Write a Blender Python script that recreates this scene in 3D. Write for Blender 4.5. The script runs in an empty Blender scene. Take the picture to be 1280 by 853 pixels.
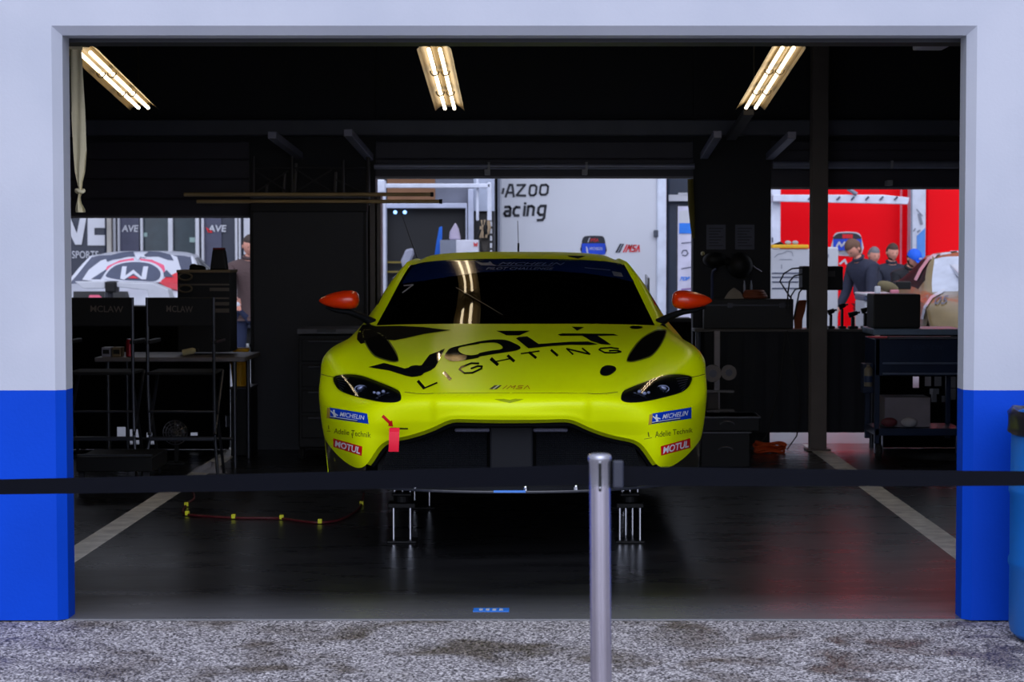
import bpy, bmesh, math, random
import numpy as np
from mathutils import Vector, Matrix
from mathutils.bvhtree import BVHTree
random.seed(7)
C = bpy.context.scene.collection
PI = math.pi
# ------------------------------------------------------------------ camera geometry
F, H, PX, PY = 2500.0, 1.5, 680.0, 426.5
PITCH = math.atan(113.5 / F)
CP, SP = math.cos(PITCH), math.sin(PITCH)
def ray(u, v):
    a, b = (u - PX) / F, -(v - PY) / F
    return Vector((a, CP + b * SP, -SP + b * CP))
def at(u, v, Y):
    """place of the thing seen at u, v when it stands at distance Y"""
    d = ray(u, v)
    return Vector((0, 0, H)) + d * (Y / d.y)
def zof(v, Y): return at(PX, v, Y).z
def floor_at(u, v, z=0.0):
    d = ray(u, v); t = (z - H) / d.z
    return Vector((0, 0, H)) + d * t
# ------------------------------------------------------------------ materials
MATS = {}
def mat(name, col, rough=0.5, metal=0.0, coat=0.0, emit=None, es=1.0, var=0.12, scale=6.0, bump=0.0, bscale=60.0, spec=0.5, sheen=0.0, inside=None):
    if name in MATS: return MATS[name]
    m = bpy.data.materials.new(name); m.use_nodes = True
    nt = m.node_tree; b = nt.nodes['Principled BSDF']
    b.inputs['Roughness'].default_value = rough
    b.inputs['Metallic'].default_value = metal
    b.inputs['Coat Weight'].default_value = coat
    b.inputs['Coat Roughness'].default_value = 0.04
    b.inputs['Specular IOR Level'].default_value = spec
    b.inputs['Sheen Weight'].default_value = sheen
    tc = nt.nodes.new('ShaderNodeTexCoord')
    n = nt.nodes.new('ShaderNodeTexNoise'); n.inputs['Scale'].default_value = scale; n.inputs['Detail'].default_value = 5
    nt.links.new(tc.outputs['Object'], n.inputs['Vector'])
    r = nt.nodes.new('ShaderNodeValToRGB')
    c = Vector(col)
    r.color_ramp.elements[0].position = .3; r.color_ramp.elements[1].position = .7
    r.color_ramp.elements[0].color = (*(c * (1 - var)), 1); r.color_ramp.elements[1].color = (*[min(1, k * (1 + var)) for k in c], 1)
    nt.links.new(n.outputs['Fac'], r.inputs['Fac'])
    if inside:
        g = nt.nodes.new('ShaderNodeNewGeometry'); mx = nt.nodes.new('ShaderNodeMix'); mx.data_type = 'RGBA'
        nt.links.new(g.outputs['Backfacing'], mx.inputs[0]); nt.links.new(r.outputs['Color'], mx.inputs[6]); mx.inputs[7].default_value = (*inside, 1)
        nt.links.new(mx.outputs[2], b.inputs['Base Color'])
    else:
        nt.links.new(r.outputs['Color'], b.inputs['Base Color'])
    if bump:
        n2 = nt.nodes.new('ShaderNodeTexNoise'); n2.inputs['Scale'].default_value = bscale; n2.inputs['Detail'].default_value = 3
        nt.links.new(tc.outputs['Object'], n2.inputs['Vector'])
        bp = nt.nodes.new('ShaderNodeBump'); bp.inputs['Strength'].default_value = bump; bp.inputs['Distance'].default_value = .01
        nt.links.new(n2.outputs['Fac'], bp.inputs['Height']); nt.links.new(bp.outputs['Normal'], b.inputs['Normal'])
    if emit:
        b.inputs['Emission Color'].default_value = (*emit, 1); b.inputs['Emission Strength'].default_value = es
    MATS[name] = m
    return m
def srgb(r, g, b):
    return tuple(((c / 255) / 12.92 if c <= 10 else ((c / 255 + .055) / 1.055) ** 2.4) for c in (r, g, b))
def glass(name, tint=(.25, .27, .3), rough=0.02):
    if name in MATS: return MATS[name]
    m = bpy.data.materials.new(name); m.use_nodes = True; nt = m.node_tree
    nt.nodes.clear()
    o = nt.nodes.new('ShaderNodeOutputMaterial'); mx = nt.nodes.new('ShaderNodeMixShader')
    t = nt.nodes.new('ShaderNodeBsdfTransparent'); t.inputs['Color'].default_value = (*tint, 1)
    g = nt.nodes.new('ShaderNodeBsdfGlossy'); g.inputs['Roughness'].default_value = rough
    fr = nt.nodes.new('ShaderNodeFresnel'); fr.inputs['IOR'].default_value = 1.52
    nt.links.new(fr.outputs[0], mx.inputs[0]); nt.links.new(t.outputs[0], mx.inputs[1]); nt.links.new(g.outputs[0], mx.inputs[2])
    nt.links.new(mx.outputs[0], o.inputs['Surface'])
    MATS[name] = m; return m
# ------------------------------------------------------------------ object helpers
def wloc(o):
    p = Vector((0, 0, 0))
    while o is not None:
        p += o.location; o = o.parent
    return p
def obj(name, verts, faces, mats, parent=None, fm=None, smooth=35, bevel=0, bseg=2):
    me = bpy.data.meshes.new(name)
    off = wloc(parent) if parent else Vector((0, 0, 0))
    me.from_pydata([tuple(Vector(v) - off) for v in verts], [], faces)
    if not isinstance(mats, (list, tuple)): mats = [mats]
    for m in mats: me.materials.append(m)
    if fm:
        me.polygons.foreach_set('material_index', fm)
    me.update()
    if smooth:
        me.shade_smooth()
        try: me.set_sharp_from_angle(angle=math.radians(smooth))
        except Exception: pass
    o = bpy.data.objects.new(name, me); C.objects.link(o)
    if parent: o.parent = parent
    if bevel:
        b = o.modifiers.new('bevel', 'BEVEL'); b.width = bevel; b.segments = bseg; b.limit_method = 'ANGLE'; b.angle_limit = math.radians(40)
    return o
def tag(o, label, cat, group=None):
    o['label'] = label; o['category'] = cat
    if group: o['group'] = group
    return o
def struct(o): o['kind'] = 'structure'; return o
def thing(name, label, cat, loc=(0, 0, 0), group=None):
    o = bpy.data.objects.new(name, None); o.empty_display_size = .1; C.objects.link(o); o.location = loc
    return tag(o, label, cat, group)
def dup(root, loc, label):
    r = root.copy(); C.objects.link(r); r.location = loc
    if label: r['label'] = label
    for ch in list(root.children):
        c = ch.copy(); C.objects.link(c); c.parent = r
        for g in list(ch.children):
            d = g.copy(); C.objects.link(d); d.parent = c
    return r
class MB:
    def __init__(s): s.v = []; s.f = []; s.m = []
    def add(s, vs, fs, mi=0):
        n = len(s.v); s.v += [Vector(v) for v in vs]; s.f += [tuple(i + n for i in f) for f in fs]; s.m += [mi] * len(fs); return s
    def box(s, x0, x1, y0, y1, z0, z1, mi=0, M=None):
        vs = [Vector((x, y, z)) for z in (z0, z1) for y in (y0, y1) for x in (x0, x1)]
        if M: vs = [M @ v for v in vs]
        return s.add(vs, [(0, 2, 3, 1), (4, 5, 7, 6), (0, 1, 5, 4), (2, 6, 7, 3), (0, 4, 6, 2), (1, 3, 7, 5)], mi)
    def cyl(s, p0, p1, r0, r1=None, n=14, mi=0, caps=True):
        p0, p1 = Vector(p0), Vector(p1); r1 = r0 if r1 is None else r1
        d = (p1 - p0).normalized(); a = d.orthogonal().normalized(); b = d.cross(a)
        vs = [p + (a * math.cos(t) + b * math.sin(t)) * r for p, r in ((p0, r0), (p1, r1)) for t in [2 * PI * k / n for k in range(n)]]
        fs = [(k, (k + 1) % n, n + (k + 1) % n, n + k) for k in range(n)]
        if caps: fs += [tuple(range(n - 1, -1, -1)), tuple(range(n, 2 * n))]
        return s.add(vs, fs, mi)
    def tube(s, pts, r, n=8, mi=0, flat=None, closed=False):
        pts = [Vector(p) for p in pts]; N = len(pts); vs = []; prev = None
        for i, p in enumerate(pts):
            if closed: d = (pts[(i + 1) % N] - pts[i - 1]).normalized()
            else: d = (pts[min(i + 1, N - 1)] - pts[max(i - 1, 0)]).normalized()
            if prev is None: a = d.orthogonal().normalized()
            else: a = (prev - d * prev.dot(d)).normalized()
            prev = a; b = d.cross(a)
            rr = r[i] if isinstance(r, (list, tuple)) else r
            vs += [p + (a * math.cos(2 * PI * k / n) + b * math.sin(2 * PI * k / n)) * rr for k in range(n)]
        fs = []
        for i in range(N if closed else N - 1):
            j = (i + 1) % N
            fs += [(i * n + k, i * n + (k + 1) % n, j * n + (k + 1) % n, j * n + k) for k in range(n)]
        if not closed: fs += [tuple(range(n - 1, -1, -1)), tuple(range((N - 1) * n, N * n))]
        return s.add(vs, fs, mi)
    def lathe(s, prof, c, n=24, mi=0, axis='Z'):
        c = Vector(c); vs = []
        for r, h in prof:
            for k in range(n):
                t = 2 * PI * k / n; x, y = r * math.cos(t), r * math.sin(t)
                vs.append(c + (Vector((x, y, h)) if axis == 'Z' else Vector((x, -h, y)) if axis == 'Y' else Vector((h, x, y))))
        fs = [(i * n + k, i * n + (k + 1) % n, (i + 1) * n + (k + 1) % n, (i + 1) * n + k) for i in range(len(prof) - 1) for k in range(n)]
        fs += [tuple(range(n - 1, -1, -1)), tuple(range((len(prof) - 1) * n, len(prof) * n))]
        return s.add(vs, fs, mi)
    def sphere(s, c, r, sx=1, sy=1, sz=1, n=14, mi=0, fn=None):
        c = Vector(c); vs = []; m = n // 2 + 1
        for i in range(m + 1):
            ph = PI * i / m
            for k in range(n):
                t = 2 * PI * k / n
                p = Vector((math.sin(ph) * math.cos(t) * sx, math.sin(ph) * math.sin(t) * sy, math.cos(ph) * sz)) * r
                vs.append(c + (fn(p) if fn else p))
        fs = [(i * n + k, (i + 1) * n + k, (i + 1) * n + (k + 1) % n, i * n + (k + 1) % n) for i in range(m) for k in range(n)]
        return s.add(vs, fs, mi)
    def prism(s, pts, ext, mi=0):
        n = len(pts); pts = [Vector(p) for p in pts]; e = Vector(ext)
        return s.add(pts + [p + e for p in pts], [tuple(range(n)), tuple(range(2 * n - 1, n - 1, -1))] + [(k, n + k, n + (k + 1) % n, (k + 1) % n) for k in range(n)], mi)
    def pbox(s, u0, v0, u1, v1, Y, d, mi=0):
        """box whose front face spans the sighted rectangle at distance Y and which is d deep"""
        x0 = at(u0, (v0 + v1) / 2, Y).x; x1 = at(u1, (v0 + v1) / 2, Y).x
        return s.box(x0, x1, Y, Y + d, zof(v1, Y), zof(v0, Y), mi)
    def rod(s, u0, v0, Y0, u1, v1, Y1, r, n=8, mi=0): return s.cyl(at(u0, v0, Y0), at(u1, v1, Y1), r, n=n, mi=mi)
    def build(s, name, mats, parent=None, smooth=35, bevel=0, bseg=2):
        return obj(name, s.v, s.f, mats, parent, s.m, smooth, bevel, bseg)
# ------------------------------------------------------------------ flat shapes laid on surfaces
def flat_mesh(curve):
    o = bpy.data.objects.new('tmp', curve); C.objects.link(o)
    bpy.context.view_layer.update()
    dg = bpy.context.evaluated_depsgraph_get()
    me = bpy.data.meshes.new_from_object(o.evaluated_get(dg))
    vs = [v.co.copy() for v in me.vertices]; fs = [tuple(p.vertices) for p in me.polygons]
    bpy.data.objects.remove(o); bpy.data.curves.remove(curve); bpy.data.meshes.remove(me)
    return vs, fs
def loops2d(loops):
    cu = bpy.data.curves.new('tmp', 'CURVE'); cu.dimensions = '2D'; cu.fill_mode = 'BOTH'
    for L in loops:
        sp = cu.splines.new('POLY'); sp.points.add(len(L) - 1); sp.use_cyclic_u = True
        for p, (x, y) in zip(sp.points, L): p.co = (x * .01, y * .01, 0, 1)
    vs, fs = flat_mesh(cu)
    return [(v.x * 100, v.y * 100) for v in vs], fs
def text2d(s, quad, shear=0.0, weight=0.0, space=1.0):
    """quad = top-left, top-right, bottom-right, bottom-left"""
    cu = bpy.data.curves.new('tmp', 'FONT'); cu.body = s; cu.size = 1; cu.shear = shear; cu.offset = weight; cu.space_character = space
    cu.resolution_u = 3
    vs, fs = flat_mesh(cu)
    x0, x1 = min(v.x for v in vs), max(v.x for v in vs); y0, y1 = min(v.y for v in vs), max(v.y for v in vs)
    a, b, c, d = [Vector(q) for q in quad]; out = []
    for v in vs:
        s_, t_ = (v.x - x0) / (x1 - x0), (y1 - v.y) / (y1 - y0)
        p = (a * (1 - s_) + b * s_) * (1 - t_) + (d * (1 - s_) + c * s_) * t_
        out.append((p.x, p.y))
    return out, fs
def rect(u0, v0, u1, v1): return [(u0, v0), (u1, v0), (u1, v1), (u0, v1)]
def strokes(paths, w=1.0):
    vs, fs = [], []
    for P in paths:
        ww = w
        if isinstance(P[0], (int, float)): ww, P = P[0], P[1]
        for (x0, y0), (x1, y1) in zip(P, P[1:]):
            d = Vector((x1 - x0, y1 - y0)); L = d.length or 1; d /= L; n = Vector((-d.y, d.x)) * ww / 2; e = d * ww * .3
            k = len(vs)
            vs += [(x0 - e.x + n.x, y0 - e.y + n.y), (x1 + e.x + n.x, y1 + e.y + n.y), (x1 + e.x - n.x, y1 + e.y - n.y), (x0 - e.x - n.x, y0 - e.y - n.y)]
            fs.append((k, k + 1, k + 2, k + 3))
    return vs, fs
def smooth_loop(P, n=4):
    out = []; N = len(P)
    for i in range(N):
        p0, p1, p2, p3 = [Vector(P[(i + k - 1) % N]) for k in range(4)]
        for j in range(n):
            t = j / n
            q = .5 * ((2 * p1) + (p2 - p0) * t + (2 * p0 - 5 * p1 + 4 * p2 - p3) * t * t + (-p0 + 3 * p1 - 3 * p2 + p3) * t ** 3)
            out.append((q.x, q.y))
    return out
def lay(name, pieces, mats, target, off, parent, step=5.0, mirror=None, both=False):
    """pieces: list of (verts2d, faces, material index, extra offset). target: a distance (upright flat face) or a BVH tree."""
    V, Fc, M = [], [], []
    for vs, fs, mi, ex in pieces:
        if not isinstance(target, (int, float)):
            bm = bmesh.new(); bv = [bm.verts.new((x, y, 0)) for x, y in vs]
            for f in fs:
                try: bm.faces.new([bv[i] for i in f])
                except ValueError: pass
            xs = [x for x, _ in vs]; ys = [y for _, y in vs]
            for ax, lo, hi in ((0, min(xs), max(xs)), (1, min(ys), max(ys))):
                k = lo + step
                while k < hi:
                    co = (k, 0, 0) if ax == 0 else (0, k, 0); no = (1, 0, 0) if ax == 0 else (0, 1, 0)
                    bmesh.ops.bisect_plane(bm, geom=bm.verts[:] + bm.edges[:] + bm.faces[:], plane_co=co, plane_no=no)
                    k += step
            bmesh.ops.triangulate(bm, faces=[f for f in bm.faces if len(f.verts) > 4])
            bm.verts.index_update()
            vs = [(v.co.x, v.co.y) for v in bm.verts]; fs = [tuple(v.index for v in f.verts) for f in bm.faces]; bm.free()
        n = len(V)
        for u, v in vs:
            if isinstance(target, (int, float)):
                V.append(at(u, v, target - off - ex))
            else:
                d = ray(u, v).normalized(); loc, no, i, dist = target.ray_cast(Vector((0, 0, H)), d)
                if loc is None:
                    q = at(u, v, 10.2); loc, no, i, dist = target.find_nearest(q)
                if no.dot(d) > 0: no = -no
                V.append(loc + no * (off + ex))
        for f in fs:
            # face the viewer
            a, b, c = [V[n + f[k]] for k in range(3)]
            nn = (b - a).cross(c - a)
            g = [n + i for i in f]
            if nn.dot(a - Vector((0, 0, H))) > 0: g.reverse()
            Fc.append(tuple(g)); M.append(mi)
    if mirror is not None:
        W = [Vector((2 * mirror - v.x, v.y, v.z)) for v in V]; G = [tuple(reversed(f)) for f in Fc]
        if both:
            n = len(V); Fc = Fc + [tuple(i + n for i in f) for f in G]; V = V + W; M = M + M
        else: V, Fc = W, G
    return obj(name, V, Fc, mats, parent, M, smooth=50)
# ------------------------------------------------------------------ shared materials
BLACK = mat('matt_black', srgb(13, 13, 15), .55, spec=.3)
BLACKG = mat('gloss_black', (.006, .006, .008), .06, coat=1.0)
RUBBER = mat('black_rubber', (.012, .012, .014), .7)
CARBON = mat('carbon_black', (.010, .011, .014), .3, coat=.4)
DARK = mat('dark_interior', srgb(24, 25, 32), .7)
DARKM = mat('dark_metal', srgb(58, 58, 64), .4, metal=.6)
STEEL = mat('brushed_steel', srgb(170, 168, 180), .28, metal=1.0, var=.06)
CHROME = mat('chrome', srgb(210, 212, 220), .1, metal=1.0)
WHITE = mat('white_paint', srgb(188, 190, 198), .45, var=.04)
WHITET = mat('white_vinyl', srgb(194, 197, 206), .4, var=.03, scale=1.2)
GREYT = mat('grey_panel', srgb(120, 126, 142), .5)
NAVY = mat('navy_panel', srgb(36, 42, 58), .4, var=.06)
RED = mat('red_trailer_paint', srgb(238, 0, 18), .4, spec=.1, var=.03, scale=.7)
REDS = mat('red_sticker', srgb(205, 12, 26), .35)
BLUES = mat('blue_sticker', srgb(10, 62, 190), .35)
BLUEL = mat('light_blue_vinyl', srgb(40, 120, 220), .4)
TAN = mat('tan_wood', srgb(150, 128, 88), .6)
BROWN = mat('brown_card', srgb(120, 84, 58), .8)
YELLOW = mat('yellow_plastic', srgb(225, 175, 20), .5)
ORANGE = mat('orange_cable', srgb(215, 80, 20), .6)
SKIN = mat('skin', srgb(214, 150, 130), .5)
# wall paint: white above a blue dado
def wall_paint():
    m = mat('wall_paint_white_over_blue', (1, 1, 1), .6, spec=.12); nt = m.node_tree; b = nt.nodes['Principled BSDF']
    geo = nt.nodes.new('ShaderNodeNewGeometry'); sp = nt.nodes.new('ShaderNodeSeparateXYZ'); nt.links.new(geo.outputs['Position'], sp.inputs[0])
    gt = nt.nodes.new('ShaderNodeMath'); gt.operation = 'GREATER_THAN'; gt.inputs[1].default_value = zof(487.6, 8.05)
    n = nt.nodes.new('ShaderNodeTexNoise'); n.inputs['Scale'].default_value = 2.0; n.inputs['Detail'].default_value = 8
    nt.links.new(geo.outputs['Position'], n.inputs['Vector'])
    ad = nt.nodes.new('ShaderNodeMath'); ad.operation = 'MULTIPLY_ADD'; ad.inputs[1].default_value = .004; nt.links.new(n.outputs['Fac'], ad.inputs[0]); nt.links.new(sp.outputs['Z'], ad.inputs[2])
    nt.links.new(ad.outputs[0], gt.inputs[0])
    def ramp(c0, c1):
        r = nt.nodes.new('ShaderNodeValToRGB'); r.color_ramp.elements[0].position = .35; r.color_ramp.elements[1].position = .65
        r.color_ramp.elements[0].color = (*c0, 1); r.color_ramp.elements[1].color = (*c1, 1); nt.links.new(n.outputs['Fac'], r.inputs[0]); return r
    w = ramp(srgb(176, 180, 192), srgb(184, 187, 198)); bl = ramp(srgb(0, 62, 182), srgb(0, 66, 192))
    mx = nt.nodes.new('ShaderNodeMix'); mx.data_type = 'RGBA'
    nt.links.new(gt.outputs[0], mx.inputs[0]); nt.links.new(bl.outputs[0], mx.inputs[6]); nt.links.new(w.outputs[0], mx.inputs[7])
    nt.links.new(mx.outputs[2], b.inputs['Base Color'])
    n2 = nt.nodes.new('ShaderNodeTexNoise'); n2.inputs['Scale'].default_value = 90; nt.links.new(geo.outputs['Position'], n2.inputs['Vector'])
    bp = nt.nodes.new('ShaderNodeBump'); bp.inputs['Strength'].default_value = .15; bp.inputs['Distance'].default_value = .004
    nt.links.new(n2.outputs['Fac'], bp.inputs['Height']); nt.links.new(bp.outputs[0], b.inputs['Normal'])
    return m
WALL = wall_paint()
def gravel():
    m = mat('exposed_aggregate', (1, 1, 1), .75); nt = m.node_tree; b = nt.nodes['Principled BSDF']
    geo = nt.nodes.new('ShaderNodeNewGeometry')
    v = nt.nodes.new('ShaderNodeTexVoronoi'); v.inputs['Scale'].default_value = 130; nt.links.new(geo.outputs['Position'], v.inputs['Vector'])
    bw = nt.nodes.new('ShaderNodeRGBToBW'); nt.links.new(v.outputs['Color'], bw.inputs[0])
    r = nt.nodes.new('ShaderNodeValToRGB'); e = r.color_ramp.elements
    e[0].position = .15; e[0].color = (*srgb(30, 27, 30), 1); e[1].position = .80; e[1].color = (*srgb(225, 220, 222), 1)
    k = e.new(.5); k.color = (*srgb(132, 127, 132), 1)
    nt.links.new(bw.outputs[0], r.inputs[0])
    n = nt.nodes.new('ShaderNodeTexNoise'); n.inputs['Scale'].default_value = 2.6; n.inputs['Detail'].default_value = 6; n.inputs['Distortion'].default_value = .6
    nt.links.new(geo.outputs['Position'], n.inputs['Vector'])
    st = nt.nodes.new('ShaderNodeValToRGB'); st.color_ramp.elements[0].position = .36; st.color_ramp.elements[0].color = (.42, .38, .34, 1)
    st.color_ramp.elements[1].position = .52; st.color_ramp.elements[1].color = (1.0, 1.0, 1.0, 1); nt.links.new(n.outputs['Fac'], st.inputs[0])
    mu = nt.nodes.new('ShaderNodeMix'); mu.data_type = 'RGBA'; mu.blend_type = 'MULTIPLY'; mu.inputs[0].default_value = 1
    nt.links.new(r.outputs[0], mu.inputs[6]); nt.links.new(st.outputs[0], mu.inputs[7]); nt.links.new(mu.outputs[2], b.inputs['Base Color'])
    rr = nt.nodes.new('ShaderNodeMapRange'); rr.inputs[1].default_value = .36; rr.inputs[2].default_value = .52; rr.inputs[3].default_value = .35; rr.inputs[4].default_value = .8
    nt.links.new(n.outputs['Fac'], rr.inputs[0]); nt.links.new(rr.outputs[0], b.inputs['Roughness'])
    bp = nt.nodes.new('ShaderNodeBump'); bp.inputs['Strength'].default_value = .8; bp.inputs['Distance'].default_value = .005; bp.invert = True
    nt.links.new(v.outputs['Distance'], bp.inputs['Height']); nt.links.new(bp.outputs[0], b.inputs['Normal'])
    return m
def garage_floor():
    m = mat('sealed_concrete', (1, 1, 1), .3); nt = m.node_tree; b = nt.nodes['Principled BSDF']
    geo = nt.nodes.new('ShaderNodeNewGeometry')
    mp = nt.nodes.new('ShaderNodeMapping'); mp.inputs['Scale'].default_value = (.6, 2.0, 1); nt.links.new(geo.outputs['Position'], mp.inputs[0])
    n = nt.nodes.new('ShaderNodeTexNoise'); n.inputs['Scale'].default_value = 2.2; n.inputs['Detail'].default_value = 9; n.inputs['Roughness'].default_value = .6
    nt.links.new(mp.outputs[0], n.inputs['Vector'])
    r = nt.nodes.new('ShaderNodeValToRGB'); e = r.color_ramp.elements
    e[0].position = .3; e[0].color = (*srgb(20, 20, 22), 1); e[1].position = .75; e[1].color = (*srgb(38, 38, 40), 1)
    nt.links.new(n.outputs['Fac'], r.inputs[0])
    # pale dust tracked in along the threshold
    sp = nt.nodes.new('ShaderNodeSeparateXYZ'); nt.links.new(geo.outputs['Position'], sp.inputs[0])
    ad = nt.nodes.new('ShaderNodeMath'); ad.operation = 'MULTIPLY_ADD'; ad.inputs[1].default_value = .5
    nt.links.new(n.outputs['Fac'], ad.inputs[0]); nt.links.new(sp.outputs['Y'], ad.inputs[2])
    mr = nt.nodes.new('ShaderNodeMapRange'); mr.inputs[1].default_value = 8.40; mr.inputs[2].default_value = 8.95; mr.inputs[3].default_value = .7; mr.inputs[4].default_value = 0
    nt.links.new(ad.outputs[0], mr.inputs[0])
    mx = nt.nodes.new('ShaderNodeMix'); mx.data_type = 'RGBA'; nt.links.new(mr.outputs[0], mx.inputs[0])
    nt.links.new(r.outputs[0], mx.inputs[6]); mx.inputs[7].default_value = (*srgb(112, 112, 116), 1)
    nt.links.new(mx.outputs[2], b.inputs['Base Color'])
    rr = nt.nodes.new('ShaderNodeMapRange'); rr.inputs[3].default_value = .16; rr.inputs[4].default_value = .42
    nt.links.new(n.outputs['Fac'], rr.inputs[0]); nt.links.new(rr.outputs[0], b.inputs['Roughness'])
    b.inputs['Specular IOR Level'].default_value = .45
    return m
def paddock():
    m = mat('damp_concrete', srgb(150, 152, 160), .35, var=.12, scale=1.5); return m

# ------------------------------------------------------------------ setting
YW, YI, YB = 8.05, 8.20, 15.4
XL, XR, ZT = at(94, 779, YI).x, at(1194, 779, YI).x, zof(48, YI)
CEIL = 3.25
# front wall with its opening, chamfered arris
def front_wall():
    b = MB(); c = .035
    X0, X1, Z1 = -9.0, 9.0, 4.6
    o = [(XL, 0), (XL, ZT), (XR, ZT), (XR, 0)]
    oc = [(XL - c, 0), (XL - c, ZT + c), (XR + c, ZT + c), (XR + c, 0)]
    f = [Vector((x, YW, z)) for x, z in oc]; g = [Vector((x, YW + c, z)) for x, z in o]; h = [Vector((x, YI, z)) for x, z in o]
    ou = [Vector((X0, YW, 0)), Vector((X0, YW, Z1)), Vector((X1, YW, Z1)), Vector((X1, YW, 0))]
    bk = [v + Vector((0, YI - YW, 0)) for v in ou]
    V = f + g + h + ou + bk
    Fs = []
    for a in range(3):
        Fs += [(a, a + 1, 4 + a + 1, 4 + a), (4 + a, 5 + a, 9 + a, 8 + a), (12 + a, 13 + a, a + 1, a), (8 + a, 9 + a, 17 + a, 16 + a), (16 + a, 17 + a, 13 + a, 12 + a)]
    b.add(V, Fs)
    return struct(b.build('wall_front', WALL, smooth=0))
front_wall()
b = MB(); b.box(XL - .25, XR + .25, YI, YI + .16, zof(58, YI + .16), ZT + .3)
struct(b.build('trim_1', mat('header_steel', srgb(24, 25, 32), .6), smooth=0))
b = MB(); b.box(-9, 9, -6, YW + .02, -.25, -.006); struct(b.build('ground', gravel(), smooth=0))
FLO = garage_floor()
b = MB(); b.box(-4.8, 4.6, YW + .03, YB + .1, -.25, 0); struct(b.build('floor', FLO, smooth=0, bevel=.006))
b = MB(); b.box(-14, 14, YB + .11, 34, -.25, -.01); struct(b.build('ground', paddock(), smooth=0))
LINE = mat('worn_line_paint', srgb(232, 228, 222), .5, var=.25, scale=9)
b = MB(); b.box(-2.385, -2.255, 8.5, YB, .0, .002); struct(b.build('trim_2', LINE, smooth=0))
b = MB(); b.box(2.0, 2.14, 8.5, YB, .0, .002); struct(b.build('trim_3', LINE, smooth=0))
# ribbed steel ceiling
b = MB(); y = YI
CE = mat('ceiling_steel', srgb(24, 26, 31), .6)
pr = []
while y < YB + .3:
    pr += [(y, CEIL), (y + .10, CEIL), (y + .13, CEIL + .05), (y + .17, CEIL + .05)]; y += .2
vs = [Vector((x, yy, zz)) for x in (-4.8, 4.6) for yy, zz in pr]; n = len(pr)
b.add(vs, [(k, k + 1, n + k + 1, n + k) for k in range(n - 1)])
struct(b.build('ceiling', CE, smooth=0))
for i, (yy, zz) in enumerate([(9.3, 3.1), (11.2, 3.1), (13.2, 3.08)]):
    b = MB(); b.box(-4.8, 4.6, yy, yy + .1, zz - .1, zz + .1); b.box(-4.8, 4.6, yy - .05, yy + .15, zz - .11, zz - .1)
    struct(b.build('trim_%d' % (4 + i), CE, smooth=0))
b = MB(); b.box(-4.95, -4.8, YI, YB + .1, 0, CEIL + .1); struct(b.build('wall_left', DARK, smooth=0))
b = MB(); b.box(4.6, 4.75, YI, YB + .1, 0, CEIL + .1); struct(b.build('wall_right', DARK, smooth=0))
# back wall: piers and the header over three roller doors
xa = [at(u, 400, YB).x for u in (60, 313, 470, 866, 963, 1225)]
b = MB()
b.box(-4.8, xa[0], YB, YB + .2, 0, CEIL + .1); b.box(xa[1], xa[2], YB, YB + .2, 0, CEIL + .1)
b.box(xa[3], xa[4], YB, YB + .2, 0, CEIL + .1); b.box(xa[5], 4.6, YB, YB + .2, 0, CEIL + .1)
b.box(-4.8, 4.6, YB + .05, YB + .2, zof(178, YB), CEIL + .1)
struct(b.build('wall_back', mat('back_wall', srgb(20, 21, 26), .7), smooth=0))
b = MB(); b.box(-4.8, 4.6, YB - .25, YB - .05, zof(166, YB - .25) - .02, zof(166, YB - .25) + .1)
struct(b.build('trim_7', mat('beam_grey', srgb(70, 72, 84), .5), smooth=0, bevel=.01))
DOOR = mat('roller_door', srgb(44, 40, 52), .55); DOORE = mat('roller_door_rail', srgb(120, 116, 124), .5)
for i, (ua, ub, vb) in enumerate([(60, 313, 272), (470, 866, 222.5), (963, 1225, 236)]):
    x0, x1 = at(ua, 400, YB).x, at(ub, 400, YB).x; zb = zof(vb, YB); zt = zof(176, YB)
    r = bpy.data.objects.new('door_%d' % (i + 1), None); C.objects.link(r); r.location = ((x0 + x1) / 2, YB, zb); struct(r)
    b = MB(); z = zb; n = 0
    while z < zt:
        h = min(.15, zt - z)
        b.box(x0, x1, YB + .0, YB + .03, z, z + h * .93); b.box(x0, x1, YB + .01, YB + .02, z + h * .93, z + h); z += .15
    b.build('door_slats', DOOR, r, smooth=0, bevel=.004)
    b = MB(); b.box(x0, x1, YB - .01, YB + .04, zb - .005, zb + .012); b.build('bottom_rail', DOORE, r, smooth=0)
    if i:
        b = MB(); zs = zof(208 if i == 1 else 206, YB - .12); b.cyl((x0, YB - .12, zs), (x1, YB - .12, zs), .022 if i == 1 else .03, n=16)
        b.build('roller_shaft', mat('shaft_grey', srgb(130, 132, 150), .4, metal=.3), r)
        b = MB()
        for uu in ((609, 731) if i == 1 else (1112,)):
            xx = at(uu, 215, YB - .12).x; b.box(xx - .02, xx + .02, YB - .15, YB - .01, zb + .02, zb + .06); b.box(xx + .004, xx + .022, YB - .16, YB - .09, zs - .03, zs + .03)
        b.build('bracket', mat('shaft_bracket', srgb(150, 150, 156), .5), r, smooth=0)
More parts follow.
